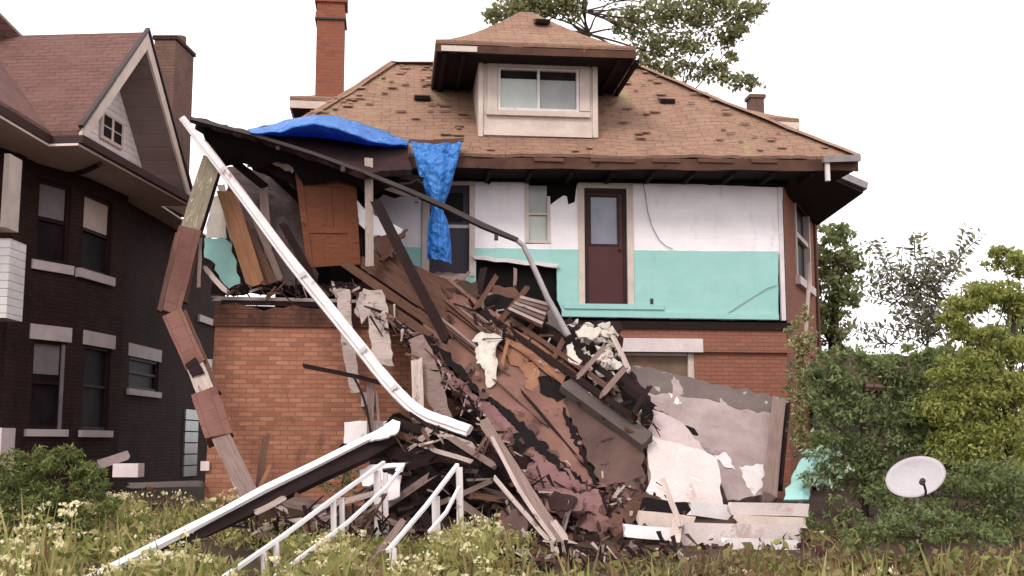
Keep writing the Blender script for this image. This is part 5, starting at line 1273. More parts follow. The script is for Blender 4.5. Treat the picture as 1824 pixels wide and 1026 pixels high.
# --- splintered wood filling the dark cavity
LBL = 'splintered dark board in the black hollow under the fallen roof'
for i in range(40):
    x, y = random.uniform(690, 905), random.uniform(812, 950)
    if x > 760 + (y - 800) * 1.3 + 70: continue
    a = random.gauss(.25, .6); L = random.uniform(40, 120); Y = random.uniform(15.2, 16.4)
    plank('splintered_board', random.choice(['wood_dark', 'wood_dark', 'wood_dark', 'wood_brown', 'wood_grey']), [(x - L / 2 * math.cos(a), y - L / 2 * math.sin(a), Y), (x + L / 2 * math.cos(a), y + L / 2 * math.sin(a), Y - random.uniform(-.3, .5))], random.uniform(5, 16), .04, ragged=.12, label=LBL, cat='board', group='splintered boards under the fallen roof')
LBL = 'broken lath tumbled in the weeds behind the left railing'
for i in range(22):
    x, y = random.uniform(440, 690), random.uniform(880, 965); a = random.choice([random.gauss(-.9, .4), random.gauss(.2, .3)]); L = random.uniform(25, 90); Y = random.uniform(14.2, 15.0)
    plank('broken_lath', random.choice(['wood_pale', 'wood_grey', 'wood_grey', 'wood_brown']), [(x - L / 2 * math.cos(a), y - L / 2 * math.sin(a), Y), (x + L / 2 * math.cos(a), y + L / 2 * math.sin(a), Y - .2)], random.uniform(4, 10), .03, ragged=.08, label=LBL, cat='lath', group='broken laths behind the left railing')
LBL = 'rotten board end sticking out at the foot of the fallen roof'
for i in range(24):
    x, y = random.uniform(950, 1150), random.uniform(905, 1000); a = random.gauss(1.2, .7); L = random.uniform(25, 80); Y = random.uniform(14.6, 15.5)
    plank('board_end', random.choice(['wood_dark', 'wood_brown', 'wood_brown', 'felt_under', 'wood_grey']), [(x - L / 2 * math.cos(a), y - L / 2 * math.sin(a), Y), (x + L / 2 * math.cos(a), y + L / 2 * math.sin(a), Y - .2)], random.uniform(6, 18), .04, ragged=.12, label=LBL, cat='board', group='rotten board ends at the foot of the fallen roof')
LBL = 'bent sheet of torn roofing felt heaped at the foot of the fallen roof'
for i in range(20):
    x, y = random.uniform(900, 1150), random.uniform(890, 985); Y = random.uniform(14.3, 15.3); s = random.uniform(22, 48); a0 = random.uniform(0, 6.28)
    poly = [(x + s * math.cos(a0 + k * 1.05) * random.uniform(.6, 1.3), y + s * .75 * math.sin(a0 + k * 1.05) * random.uniform(.6, 1.2)) for k in range(6)]
    torn('felt_sheet', random.choice(['felt_dark', 'felt_red', 'felt_under', 'felt_under', 'wood_brown']), planeP((x - 40, y, Y + random.uniform(-.3, .3)), (x + 40, y, Y + random.uniform(-.3, .3)), (x, y + 40, Y - random.uniform(.1, .5))), poly, .02, jag=4, bump=.12, step=6, grid=12, coarse=.1, label=LBL, cat='felt', group='torn felt sheets at the foot of the fallen roof')
LBL = 'weathered board lying in the weeds before the foot of the fallen roof'
for i in range(14):
    x, y = random.uniform(880, 1230), random.uniform(960, 1022); a = random.gauss(.2, .7); L = random.uniform(40, 130); Y = 15.2 - (y - 930) * .02
    plank('weathered_board', random.choice(['wood_dark', 'wood_brown', 'wood_grey', 'wood_pale']), [(x - L / 2 * math.cos(a), y - L / 2 * math.sin(a), Y), (x + L / 2 * math.cos(a), y + L / 2 * math.sin(a), Y - .3)], random.uniform(6, 16), .04, ragged=.12, label=LBL, cat='board', group='weathered boards in the weeds before the fallen roof')
# near-black sheet painting the shade inside the hollow
torn('hollow_shade', 'void', planeP((640, 800, 16.9), (960, 800, 16.9), (800, 980, 16.4)), [(700, 742), (760, 752), (830, 740), (880, 790), (960, 880), (1010, 950), (900, 985), (700, 985), (640, 960), (650, 850)], .08, jag=9, bump=.1, label='black sheet painting the shade inside the hollow below the dark beams', cat='lining')
mb = MB()
for i in range(420):
    k = random.random()
    if k < .5: x, y, Y = random.uniform(900, 1170), random.uniform(925, 1000), random.uniform(14.2, 15.8)
    elif k < .75: x, y, Y = random.uniform(690, 940), random.uniform(930, 990), random.uniform(14.4, 15.8)
    else: x, y, Y = random.uniform(1130, 1480), random.uniform(960, 1020), random.uniform(13.6, 15.2)
    p = P(x, y, Y); p.z = min(p.z, gz(p.x, p.y) + random.uniform(0, .45 if k < .5 else .2)); mb.chunk(p, random.uniform(.03, .12), .6)
mb.build('brick_rubble', 'rubble', kind='stuff', label='brick rubble strewn along the foot of the fallen roof', cat='rubble')

# --- countless small splinters, laths and chips lying through the wreck
def litter(name, mat, label, n, spots, lmin, lmax, wmin, wmax, ang, spread):
    mb = MB()
    for i in range(n):
        s = random.choices(spots, [q[6] for q in spots])[0]
        k = random.random(); x = s[0] + (s[2] - s[0]) * k + random.gauss(0, s[4]); y = s[1] + (s[3] - s[1]) * k + random.gauss(0, s[4])
        if s[5] == 'D': c = place_on(D, random.uniform(.09, .22))(x, y)
        else: c = P(x, y, s[5] + random.uniform(-.35, .35))
        c.z = max(c.z, gz(c.x, c.y) + .02)
        a = random.gauss(ang, spread); L = random.uniform(lmin, lmax) * random.uniform(.5, 1); w = random.uniform(wmin, wmax); t = random.uniform(.006, .022)
        dv = Vector((math.cos(a), random.uniform(-.5, .5), -math.sin(a))).normalized(); sd = dv.cross(Vector((random.uniform(-.4, .4), -1, random.uniform(-.2, .6)))).normalized(); nn = sd.cross(dv)
        e = [c + dv * p * L / 2 * (random.uniform(.75, 1)) + sd * q * w / 2 * (1 if p < 0 else random.uniform(.1, 1)) for p, q in ((-1, -1), (1, -1), (1, 1), (-1, 1))]
        mb.hexa(e + [q + nn * t for q in e])
    return mb.build(name, mat, kind='stuff', label=label, cat='debris')
EDGE = [(770, 660, 960, 880, 9, 'D', 1.3), (660, 560, 750, 640, 10, 'D', .5), (850, 560, 1150, 780, 16, 'D', 2), (980, 900, 1150, 905, 22, 'D', 1.4), (700, 810, 900, 900, 30, 15.6, 1.4), (880, 930, 1160, 960, 24, 14.9, 2.4), (900, 985, 1240, 1010, 22, 13.3, 2.2), (430, 930, 700, 950, 20, 14.4, 2), (1130, 960, 1330, 990, 16, 14.6, 2), (400, 515, 640, 520, 6, 18.0, 1), (720, 775, 870, 805, 12, 15.3, .5)]
litter('dark_splinters', 'wood_dark', 'dark wood splinters strewn all through the collapsed porch', 460, EDGE, .12, .6, .015, .06, .6, .8)
litter('brown_splinters', 'wood_brown', 'brown wood splinters strewn all through the collapsed porch', 330, EDGE, .10, .55, .012, .06, .6, .8)
litter('pale_splinters', 'wood_pale', 'pale lath ends and chips strewn all through the collapsed porch', 230, EDGE, .05, .4, .012, .045, .7, .9)
litter('felt_shreds', 'felt_red', 'shreds of reddish roofing felt along the torn edges of the fallen roof', 55, [EDGE[0], EDGE[3]], .08, .26, .03, .11, .7, .6)

# --- blue tarps
def curve(pl, n):
    pts = [Vector(q) for q in pl]; out = []
    m = len(pts) - 1
    for k in range(n + 1):
        s = k / n * m; i = min(int(s), m - 1); u = s - i
        p0, p1, p2, p3 = pts[max(i - 1, 0)], pts[i], pts[i + 1], pts[min(i + 2, m)]
        out.append(.5 * ((2 * p1) + (p2 - p0) * u + (2 * p0 - 5 * p1 + 4 * p2 - p3) * u * u + (3 * p1 - p0 - 3 * p2 + p3) * u ** 3))
    return out
def tarp_loft(curves, n, m, wr, freq, name, label):
    cs = [curve(c, n) for c in curves]; rows = []
    for j in range(m + 1):
        row = []
        for i in range(n + 1):
            col = [c[i] for c in cs]; s = j / m * (len(col) - 1); a = min(int(s), len(col) - 2); u = s - a
            p0, p1, p2, p3 = col[max(a - 1, 0)], col[a], col[a + 1], col[min(a + 2, len(col) - 1)]
            q = .5 * ((2 * p1) + (p2 - p0) * u + (2 * p0 - 5 * p1 + 4 * p2 - p3) * u * u + (3 * p1 - p0 - 3 * p2 + p3) * u ** 3)
            w = P(q.x, q.y, q.z)
            f = wr * (math.sin(i / n * freq + j / m * 2.5) + noise.noise(w * 5.0) * 1.6 + noise.noise(w * 13) * .9)
            row.append(w + Vector((0, -f, f * .35)))
        rows.append(row)
    mb = MB(); mb.loft(rows); bmesh.ops.solidify(mb.bm, geom=mb.bm.faces[:], thickness=.008)
    return mb.build(name, 'tarp', label=label, cat='tarp', smooth=True)
tarp_loft([[(440, 230, 17.6), (478, 222, 18.2), (548, 206, 18.8), (606, 209, 19.2), (662, 226, 19.4), (726, 250, 19.35)],
           [(442, 233, 17.2), (482, 227, 17.4), (552, 212, 17.6), (612, 222, 18.0), (668, 240, 18.5), (727, 254, 18.95)],
           [(446, 238, 17.0), (500, 234, 16.95), (556, 222, 16.95), (612, 234, 17.2), (668, 253, 17.8), (727, 259, 18.8)],
           [(450, 241, 17.4), (502, 244, 17.7), (560, 242, 17.9), (612, 250, 18.2), (664, 260, 18.5), (726, 262, 18.98)],
           [(452, 243, 17.9), (504, 252, 18.4), (562, 258, 18.7), (612, 262, 18.9), (662, 265, 19.0), (726, 264, 19.1)]], 70, 34, .011, 46, 'roof_tarp', 'blue tarpaulin billowing over the broken left end of the eave')
tarp_loft([[(731, 252, 18.86), (776, 256, 18.84), (823, 252, 18.9)], [(741, 290, 18.8), (777, 292, 18.72), (814, 290, 18.85)], [(752, 335, 18.8), (778, 336, 18.66), (802, 334, 18.85)], [(768, 372, 18.85), (778, 373, 18.68), (790, 372, 18.88)], [(763, 395, 18.85), (780, 396, 18.7), (798, 395, 18.88)], [(760, 436, 18.85), (781, 437, 18.7), (803, 434, 18.88)], [(761, 463, 18.86), (782, 462, 18.75), (804, 471, 18.9)]], 56, 96, .016, 22, 'hanging_tarp', 'blue tarpaulin hanging knotted like a curtain in front of the dark door')
mb = MB(); mb.sweep([P(728, 251, 18.88), P(776, 253, 18.86), P(826, 249, 18.9)], [(-.02, -.03), (.02, -.03), (.02, .03), (-.02, .03)], rnd=.004); mb.build('batten', 'wood_brown', label='thin batten nailed over the top of the hanging blue tarpaulin', cat='batten')

# --- satellite dish at right
dc = P(1631, 852, 13.6)
ds = thing('satellite_dish', (dc.x, dc.y, gz(dc.x, dc.y)), 'pale grey satellite dish tilted among the bushes at lower right', 'satellite dish')
nrm = Vector((-.30, -.78, .55)).normalized(); up3 = Vector((-.36, .1, 1)); ax = up3.cross(nrm).normalized(); ay = nrm.cross(ax).normalized()
mb = MB(); rows = []
for k in range(9):
    r = k / 8; rows.append([dc + ax * .34 * r * math.cos(a) + ay * .26 * r * math.sin(a) + nrm * (.085 * r * r - .05) for a in (2 * math.pi * i / 40 for i in range(41))])
mb.loft(rows); rim = [p for p in rows[-1]]
bmesh.ops.remove_doubles(mb.bm, verts=mb.bm.verts[:], dist=.0005); bmesh.ops.recalc_face_normals(mb.bm, faces=mb.bm.faces[:]); bmesh.ops.solidify(mb.bm, geom=mb.bm.faces[:], thickness=.012)
mb.build('reflector', 'dish', ds, smooth=True)
mb = MB(); mb.tube(rim, .008, 6); mb.build('rim', 'metal_grey', ds)
e = dc - ay * .25; tip = dc - ay * .26 + nrm * .34 + Vector((-.02, 0, 0))
mb = MB(); mb.tube([e, (e + tip) / 2 - ay * .04, tip], .014, 6); mb.build('feed_arm', 'metal_dark', ds)
mb = MB(); mb.tube([tip - nrm * .01, tip - nrm * .09 + ay * .03], .035, 8); mb.build('feed_horn', 'metal_dark', ds)
mb = MB(); b = dc - nrm * .08; mb.tube([b, b + Vector((.03, .1, -.08)), Vector((dc.x + .05, dc.y + .16, gz(dc.x, dc.y) - .05))], .025, 8); mb.build('mast', 'metal_grey', ds)

# --- bits by the neighbour's wall
c = P(222, 838, 17.5); mb = MB(); mb.box(c.x - .18, c.x + .2, c.y, c.y + .3, c.z - .1, c.z + .1); mb.build('white_block', 'stone', label='white block lying before the dark brick house', cat='block')
plank('grey_slab', 'concrete', [(176, 826, 17.6), (226, 812, 17.9)], 16, .06, label='tilted grey slab behind the white block', cat='slab')
plank('low_kerb', 'concrete_dark', [(232, 864, 17.6), (362, 862, 17.6)], 10, .2, label='low grey kerb along the foot of the dark brick house', cat='kerb')

# --- dark low shed behind the bushes at right
sh = thing('shed', P(1570, 760, 23.5), 'low dark shed roof showing behind the bushes at right', 'shed')
a, b = P(1448, 640, 23.5), P(1690, 660, 23.5)
mb = MB(); mb.box(a.x, b.x, 23.6, 26.0, 0.4, P(1500, 690, 23.5).z); mb.build('wall', 'siding_grime', sh)
mb = MB(); z0, z1 = P(1500, 692, 23.2).z, P(1500, 632, 24.6).z; mb.prism([(a.x - .2, 23.2, z0), (b.x + .2, 23.2, z0 - .1), (b.x + .1, 24.8, z1 - .1), (a.x - .1, 24.8, z1)], (0, .0, .08)); mb.build('roof', 'wood_brown', sh)
for k in range(4):
    y0 = 636 + k * 15; plank('roof_batten', 'wood_grey', [(1446, y0, 23.05), (1690, y0 + 12, 23.05)], 5, .04, sh)

# ------------------------------------------------------------------ trees, shrubs, weeds
def limb(mb, a, b, r0, r1, wob=.12, n=7):
    a, b = Vector(a), Vector(b); L = (b - a).length; ph = random.uniform(0, 9); pts = []
    for i in range(n + 1):
        k = i / n; p = a.lerp(b, k); w = wob * L * .25 * math.sin(math.pi * k)
        pts.append(p + Vector((math.sin(ph + k * 5) * w, math.cos(ph * 2 + k * 4) * w, math.sin(ph * 3 + k * 6) * w * .5)))
    mb.tube(pts, 1.0, 7, scl=[r0 + (r1 - r0) * i / n for i in range(n + 1)])
def clumpcloud(clumps, Y, depth, dens, sub=.34, leafn=26):
    """clumps: (px, py, rx, ry) in picture pixels around distance Y -> leaf points in airy sub-clusters"""
    pts = []
    for c in clumps:
        px, py, rx, ry = c[:4]; Yc = c[4] if len(c) > 4 else Y
        ctr = np.array(P(px, py, Yc)); s = Yc / FPX
        k = max(3, int(rx * ry / 100.0 * dens))
        d = np.random.normal(size=(k, 3)); d /= np.linalg.norm(d, axis=1)[:, None]; r = np.random.uniform(0, 1, k) ** .45
        sc = ctr + d * r[:, None] * np.array([rx * s, min(depth, rx * s), ry * s])
        sr = sub * min(rx, ry) * s
        q = np.repeat(sc, leafn, 0) + np.random.normal(size=(k * leafn, 3)) * sr * .5 * np.array([1.15, 1.15, .75])
        pts.append(q)
    return np.concatenate(pts)
def plant(name, label, cat, base, trunk, clumps, Y, mat, leaf, depth=1.5, dens=1.0, leafn=26, sub=.34, aspect=.5, r0=.16, bark='bark', limbs=True, group=None, droop=.3, kidx=0.0):
    t = thing(name, base, label, cat, group=group)
    mb = MB()
    tp = [Vector(q) for q in trunk]
    mb.tube(tp, 1.0, 9, scl=[r0 * (1 - .6 * i / max(1, len(tp) - 1)) for i in range(len(tp))])
    if limbs:
        for c in clumps:
            tgt = P(c[0], c[1], c[4] if len(c) > 4 else Y); k = random.uniform(.35, 1.0); i = int(k * (len(tp) - 1)); s = tp[i]
            r = r0 * (1 - .6 * i / max(1, len(tp) - 1)) * .32
            limb(mb, s, tgt, r, r * .2, .35)
    mb.build('trunk' if r0 > .05 else 'stem', bark, t, smooth=True)
    pts = clumpcloud(clumps, Y, depth, dens, sub, leafn)
    n = len(pts); hgt = (pts[:, 2] - pts[:, 2].min()) / max(.01, np.ptp(pts[:, 2]))
    rnd = np.clip(np.random.uniform(0, 1, n) * .75 + .25 * np.random.uniform(0, 1, n) + kidx, 0, 1)
    quadcloud('crown' if r0 > .05 else 'foliage', mat, leafquads(pts, leaf, aspect, droop), rnd, t)
    return t
# big tree behind the roof
b = P(1046, 300, 31)
plant('tall_tree', 'tall airy tree rising behind the roof and dormer', 'tree', (b.x, 31, 0), [(b.x, 31, 0), (b.x, 31, 7), P(1046, 60, 31), P(1040, 20, 31), P(1046, -40, 31)],
      [(905, 22, 38, 22), (960, 12, 50, 22), (920, 40, 26, 12), (1010, 10, 34, 26), (950, 2, 46, 20), (880, 30, 18, 12), (1000, -30, 50, 30), (1100, -20, 40, 20), (1130, 44, 36, 28), (1176, 20, 44, 26), (1168, 80, 44, 20), (1240, 26, 46, 26), (1290, 8, 44, 30), (1330, 30, 26, 18), (1225, 84, 38, 18), (1284, 66, 36, 16), (1316, 52, 24, 12), (1200, 120, 42, 16), (1262, 128, 42, 16), (1310, 142, 34, 14), (1338, 152, 18, 10), (1150, 110, 22, 16), (1300, 100, 18, 10), (1240, -20, 60, 20), (1346, 12, 16, 16)],
      31, 'leaf_back', .16, 1.6, 3.2, 15, .8, .6, .15)
# tree right behind the house
b = P(1490, 700, 27)
plant('leafy_tree', 'dense mid green tree close behind the right corner of the brick house', 'tree', (b.x, 27, 0.2), [(b.x, 27, 0.2), P(1486, 640, 27), P(1488, 540, 27), P(1486, 450, 27)],
      [(1490, 420, 32, 24), (1470, 455, 30, 26), (1512, 460, 28, 26), (1486, 500, 38, 28), (1478, 548, 36, 26), (1510, 530, 26, 20), (1476, 590, 32, 24), (1496, 610, 24, 20), (1530, 470, 14, 10)], 27, 'leaf_mid', .16, 1.2, 2.2, 20, .55, .55, .14)
# pinnate sapling against the sky
def sapling(name, label, px, py, Y, sprigs, leaf, mat):
    b = P(px, py, Y); b.z = gz(b.x, b.y)
    t = thing(name, b, label, 'sapling'); mb = MB(); trunk_top = P(px + 8, py - 200, Y)
    limb(mb, b, P(px, py - 130, Y), .035, .025); limb(mb, P(px, py - 130, Y), trunk_top, .025, .012)
    pts, dirs = [], []
    for (x0, y0, x1, y1, n) in sprigs:
        dy = random.uniform(-.5, .5); a, c = P(x0, y0, Y), P(x1, y1, Y + dy); limb(mb, a, c, .011, .004, .18, 6)
        d = (c - a).normalized(); sd = d.cross(Vector((0, 1, 0))).normalized()
        for i in range(n):
            k = .25 + .75 * i / n; q = a.lerp(c, k)
            for s in (-1, 1):
                dd = (sd * s + d * .5 + Vector((0, random.uniform(-.6, .6), random.uniform(-.4, .1)))).normalized()
                pts.append(q + dd * leaf * .55); dirs.append(dd * 2.2)
    mb.build('stem', 'bark', t, smooth=True)
    quadcloud('foliage', mat, leafquads(np.array(pts), leaf, .42, 0, np.array(dirs) * 2), np.random.uniform(0, 1, len(pts)), t)
sg = []
for i in range(60):
    a = random.uniform(-1.25, 1.25); x0, y0 = 1640 + random.gauss(0, 26), random.uniform(500, 620); L = random.uniform(45, 105); sg.append((x0, y0, x0 + L * math.sin(a), y0 - L * math.cos(a), random.randint(6, 10)))
sg += [(1590, 500, 1556, 440, 8), (1560, 440, 1545, 428, 3), (1626, 500, 1632, 412, 10), (1640, 480, 1626, 420, 7), (1690, 510, 1724, 400, 12), (1700, 470, 1752, 410, 8), (1660, 500, 1668, 440, 7), (1672, 505, 1690, 445, 6), (1600, 520, 1540, 470, 9), (1600, 545, 1530, 520, 9), (1700, 540, 1760, 500, 8), (1610, 590, 1530, 580, 9), (1600, 612, 1524, 610, 9), (1700, 590, 1752, 560, 7)]
sapling('sapling', 'sparse sapling with paired leaves against the white sky', 1650, 760, 18.5, sg, .13, 'leaf_sap')
# bright yellow-green tree at the right edge
b = P(1800, 900, 16); b.z = gz(b.x, b.y)
plant('bright_tree', 'bright yellow green tree at the right edge of the photo', 'tree', b, [b, P(1796, 800, 16), P(1800, 690, 16), P(1806, 560, 16)],
      [(1790, 462, 40, 18), (1820, 478, 30, 20), (1776, 452, 20, 12), (1770, 522, 56, 24), (1720, 548, 46, 20), (1810, 540, 40, 30), (1690, 572, 30, 14), (1740, 590, 50, 18), (1800, 620, 44, 26), (1740, 650, 50, 28), (1690, 660, 36, 26), (1800, 690, 46, 30), (1730, 710, 54, 32), (1680, 730, 40, 34), (1790, 760, 52, 36), (1730, 790, 50, 36), (1690, 800, 40, 30), (1800, 830, 40, 30)], 16, 'leaf_bright', .075, 1.0, 3.4, 30, .5, .45, .07)
b = P(1760, 900, 21); b.z = gz(b.x, b.y)
plant('green_hedge', 'soft green overgrown hedge behind the bright yellow green tree', 'hedge', b, [b, P(1760, 830, 21), P(1764, 740, 21)],
      [(1640, 690, 40, 30), (1700, 640, 44, 30), (1760, 620, 50, 34), (1820, 600, 50, 40), (1700, 700, 60, 40), (1770, 690, 60, 44), (1830, 690, 50, 50), (1660, 760, 60, 44), (1740, 770, 70, 48), (1820, 780, 60, 54), (1680, 830, 60, 40), (1770, 850, 70, 44), (1840, 860, 50, 50)], 21, 'leaf_mid', .13, 1.2, 1.5, 26, .5, .5, .08)
# dark brushy shrubs filling the right side
b = P(1540, 880, 16.4); b.z = gz(b.x, b.y)
plant('wild_shrub', 'big brownish green shrub right of the vine covered pole', 'shrub', b, [b, P(1540, 820, 16.4), P(1536, 740, 16.4), P(1540, 680, 16.4)],
      [(1500, 680, 40, 34), (1560, 650, 46, 34), (1600, 680, 40, 34), (1470, 720, 36, 34), (1530, 730, 52, 40), (1600, 740, 48, 40), (1640, 700, 30, 30), (1480, 780, 40, 36), (1550, 800, 52, 36), (1620, 790, 46, 30), (1590, 660, 30, 26), (1450, 670, 20, 30), (1650, 760, 34, 44), (1530, 840, 50, 30), (1600, 850, 50, 30), (1660, 830, 40, 34), (1480, 840, 36, 30), (1610, 640, 44, 26), (1660, 650, 30, 30), (1500, 640, 40, 20), (1690, 720, 40, 40), (1700, 800, 40, 36), (1570, 880, 60, 26)], 16.4, 'leaf_shrub', .085, 1.2, 2.0, 26, .42, .42, .05, bark='bark')
b = P(1700, 960, 14.6); b.z = gz(b.x, b.y)
plant('low_shrub', 'low shadowy shrub behind and right of the satellite dish', 'shrub', b, [b, P(1700, 930, 14.6), P(1705, 890, 14.6)],
      [(1700, 850, 56, 30), (1770, 850, 60, 34), (1820, 870, 40, 40), (1770, 880, 56, 30), (1650, 905, 50, 26), (1730, 920, 60, 26), (1800, 930, 40, 30), (1600, 930, 50, 22), (1560, 890, 40, 22)], 14.6, 'leaf_shrub', .07, .8, 1.6, 26, .42, .42, .04, kidx=-.15)
b = P(1500, 980, 15.2); b.z = gz(b.x, b.y)
plant('low_shrub', 'low shadowy shrub between turquoise sheet and satellite dish', 'shrub', b, [b, P(1500, 940, 15.2), P(1505, 900, 15.2)],
      [(1490, 905, 36, 20), (1530, 930, 40, 24), (1470, 950, 40, 22), (1560, 960, 40, 22), (1450, 920, 20, 18)], 15.2, 'leaf_shrub', .07, .7, 1.3, 24, .42, .42, .04, kidx=-.15)
b = P(1640, 985, 12.9); b.z = gz(b.x, b.y)
plant('low_shrub', 'dark leafy shrub directly in front of the satellite dish mast', 'shrub', b, [b, P(1640, 960, 12.9), P(1644, 930, 12.9)],
      [(1600, 925, 44, 22), (1660, 915, 50, 20), (1560, 950, 44, 22), (1630, 955, 56, 24), (1700, 945, 50, 24), (1760, 955, 44, 22), (1520, 960, 40, 20)], 12.9, 'leaf_shrub', .06, .6, 1.8, 24, .42, .42, .03, kidx=-.1)
pts = clumpcloud([(1452, 812, 22, 18), (1482, 800, 26, 16), (1490, 836, 30, 18), (1450, 856, 24, 18), (1480, 866, 28, 14), (1432, 850, 14, 20)], 16.2, .4, 2.2, .5, 14)
b = P(1470, 880, 16.2); b.z = gz(b.x, b.y); t = thing('mint_bush', b, 'dusty mint coloured bush around the turquoise siding sheet', 'bush')
mb = MB(); limb(mb, b, P(1470, 830, 16.2), .02, .008); limb(mb, b, P(1490, 820, 16.2), .015, .006); mb.build('stem', 'bark', t)
quadcloud('foliage', 'leaf_minty', leafquads(pts, .09, .38), np.random.uniform(0, 1, len(pts)), t)
# vine covered pole
b = P(1425, 880, 17.4); b.z = gz(b.x, b.y)
vp = thing('vine_pole', b, 'pole wrapped in pale dead vine at the right corner of the house', 'pole')
mb = MB(); mb.tube([b, P(1428, 700, 17.4), P(1432, 600, 17.4)], .04, 8); mb.build('pole', 'wood_grey', vp)
pts = clumpcloud([(1430 - i * .55, 600 + i * 16, 11, 12) for i in range(13)] + [(1416, 612, 12, 14), (1440, 616, 14, 12), (1436, 560, 8, 16), (1418, 575, 8, 10)], 17.3, .12, 9, .5, 12)
quadcloud('vine', 'leaf_vine', leafquads(pts, .07, .5), np.random.uniform(0, 1, len(pts)), vp)
pts = clumpcloud([(1410, 680, 16, 40), (1446, 700, 16, 60), (1412, 760, 10, 50), (1450, 620, 12, 40), (1408, 590, 10, 20)], 17.6, .2, 2.5, .6, 10)
quadcloud('creeper', 'leaf_shrub', leafquads(pts, .07, .45), np.random.uniform(0, 1, len(pts)), vp)
# juniper bush at lower left
b = P(90, 960, 13.6); b.z = gz(b.x, b.y)
plant('juniper_bush', 'rounded green juniper bush at the left edge in front of the dark house', 'bush', b, [b, P(88, 920, 13.6), P(92, 860, 13.6)],
      [(40, 826, 50, 26), (104, 820, 48, 24), (150, 838, 36, 24), (60, 860, 50, 30), (150, 850, 40, 24), (180, 872, 26, 20), (20, 880, 46, 34), (80, 886, 54, 36), (140, 896, 46, 30), (190, 900, 22, 24), (30, 940, 50, 30), (100, 946, 50, 26), (-20, 850, 40, 30), (60, 960, 60, 24), (130, 950, 50, 24), (176, 930, 34, 24), (70, 812, 40, 18), (126, 816, 36, 16)], 13.6, 'leaf_juniper', .085, 1.0, 1.3, 34, .40, .22, .05)
b = P(270, 920, 15.8); b.z = gz(b.x, b.y)
plant('dry_shrub', 'small dry reddish shrub between juniper bush and brick porch', 'shrub', b, [b, P(272, 900, 15.8), P(270, 870, 15.8)],
      [(268, 880, 30, 20), (300, 900, 30, 18), (236, 890, 24, 18), (330, 890, 24, 18), (350, 910, 20, 14)], 15.8, 'leaf_dry', .06, .5, 1.0, 18, .45, .3, .03)
pts_y = [(395, 890, 20, 14), (420, 880, 16, 10), (380, 905, 16, 10)]
b = P(400, 920, 15.6); b.z = gz(b.x, b.y)
plant('yellow_shrub', 'small yellow leaved shrub at the foot of the brick porch', 'shrub', b, [b, P(400, 905, 15.6), P(402, 890, 15.6)], pts_y, 15.6, 'flower', .06, .4, 1.2, 10, .5, .5, .02, kidx=-.4)
b = P(610, 880, 15.8); b.z = gz(b.x, b.y)
plant('green_shrub', 'small green shrub behind the left stair railing under the eave', 'shrub', b, [b, P(610, 860, 15.8), P(615, 838, 15.8)], [(600, 850, 28, 18), (640, 846, 26, 20), (580, 870, 20, 14), (620, 872, 30, 14), (660, 860, 18, 16)], 15.8, 'leaf_mid', .06, .5, 1.5, 16, .45, .45, .02)

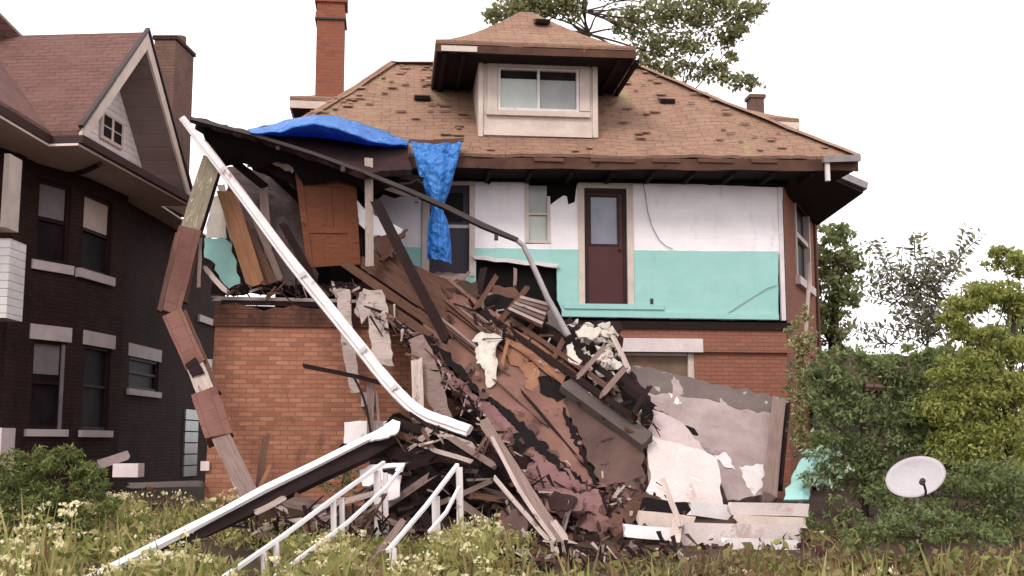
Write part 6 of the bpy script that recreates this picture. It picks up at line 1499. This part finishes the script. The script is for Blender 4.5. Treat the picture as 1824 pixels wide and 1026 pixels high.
# --- weeds over the whole yard: one mass nobody could count
TX = [-100, 0, 190, 240, 330, 400, 440, 520, 640, 700, 760, 850, 950, 1000, 1100, 1240, 1500, 1700, 1950]
TY = [900, 905, 905, 880, 886, 908, 945, 945, 960, 970, 968, 925, 950, 980, 992, 985, 930, 915, 915]
def weeds():
    V, rn, F, fr_ = [], [], [], []; V2, rn2 = [], []
    N = 6500
    for i in range(N):
        Y = 8.6 + (random.random() ** 1.15) * 9.5
        hw = Y * .47
        x = random.uniform(-hw, hw); px = 912 + x / Y * FPX
        dens = 1.0
        if 700 < px < 1000 and Y > 14.4: dens = .15
        if 960 <= px < 1250 and Y > 11.5: dens = .3
        if 1000 <= px < 1240 and Y > 13.4: dens = .1
        if px >= 1240 and Y > 13.5: dens = .4
        if -3.9 < x < 1.2 and Y > 16.2: dens = 0
        if x < -7.4 and Y > 18: dens = 0
        if random.random() > dens: continue
        z = gz(x, Y)
        dry = noise.noise(Vector((x * .5, Y * .5, 4))) * .35
        # weeds stand taller at left and in the middle, thin at right
        patch = noise.noise(Vector((x * .9, Y * .7, 2.0))) + .5 * noise.noise(Vector((x * 2.3, Y * 2.0, 7.0)))
        if patch < -.18: continue                                  # bare dark soil between the clumps
        H = (.16 + max(0, patch) * .55) * random.uniform(.55, 1.5)
        if px > 1080: H *= .8
        if px < 420: H *= 1.25
        top = np.interp(px, TX, TY) + random.gauss(0, 9)          # kept low where the wreck lies open to view
        if 140 < px < 712:                                         # nothing tall grows over the fallen eave
            ye = np.interp(px, [150, 250, 330, 400, 470, 560, 640, 712], [1036, 986, 946, 910, 872, 828, 788, 754]); Ye = np.interp(px, [150, 250, 330, 400, 470, 560, 640, 712], [11.5, 12.3, 12.9, 13.5, 14.0, 14.6, 15.1, 15.6])
            if Y < Ye + .15: top = max(top, ye + random.uniform(4, 40))
        zmax = P(px, top, Y).z
        if z + H > zmax: H = zmax - z
        if H < .05: continue
        k = random.randint(8, 14)
        ps = np.array([[x + random.gauss(0, .07) * (1 + j / k), Y + random.gauss(0, .07), z + H * (j + .6) / k] for j in range(k)])
        q = leafquads(ps, random.uniform(.06, .14), random.choice([.25, .4, .6]), -.4); brown = random.random() < (np.interp(px, [0, 900, 1060, 1240, 1824], [.12, .2, .6, .85, .6])); VV, RR_ = (V2, rn2) if brown else (V, rn); VV.append(q)
        RR_.append(np.clip(np.random.uniform(0, 1, k) * .7 + .25 + dry - (.25 if px > 1080 else 0), 0, 1))
        for b_ in range(2):      # grass blades
            a = random.uniform(0, 6.28); L = H * random.uniform(.7, 1.3); dx, dy = math.cos(a) * .02, math.sin(a) * .02; ox, oy = random.gauss(0, .1), random.gauss(0, .1); lx, ly = random.gauss(0, .12), random.gauss(0, .12)
            p0 = np.array([x + ox, Y + oy, z]); VV.append(np.array([[p0 - [dx, dy, 0], p0 + [dx * .8 + lx * .4, dy * .8 + ly * .4, L * .55], p0 + [lx, ly, L], p0 + [-dx + lx * .35, -dy + ly * .35, L * .5]]])); RR_.append(np.array([random.uniform(.3, 1)]))
        fl = (noise.noise(Vector((x * .6, Y * .6, 9))) + .25) * np.interp(px, [0, 420, 560, 700, 900, 1000], [1.15, 1.15, .5, .95, .75, .0])
        if random.random() < ((.10 if px < 1000 else .02) + fl * .75) * (.4 + max(0, patch)):
            for h_ in range(random.randint(1, 3)):
                c = np.array([x + random.gauss(0, .1), Y + random.gauss(0, .1), z + H * random.uniform(.85, 1.2)])
                m = random.randint(6, 14); r = random.uniform(.018, .055)
                F.append(leafquads(c + np.random.normal(size=(m, 3)) * [r, r, r * .45], .042, .75, 0)); fr_.append(np.random.uniform(0, 1, m))
    quadcloud('weeds', 'leaf_weed', np.concatenate(V), np.concatenate(rn), kind='stuff', label='tangled yellow green weeds covering the yard', cat='weeds')
    quadcloud('dry_weeds', 'leaf_brown', np.concatenate(V2), np.concatenate(rn2), kind='stuff', label='dry brown weeds thick toward the lower right of the yard', cat='weeds')
    quadcloud('wild_flowers', 'flower', np.concatenate(F), np.concatenate(fr_), kind='stuff', label='pale wild flower heads scattered over the weeds', cat='flowers')
weeds()
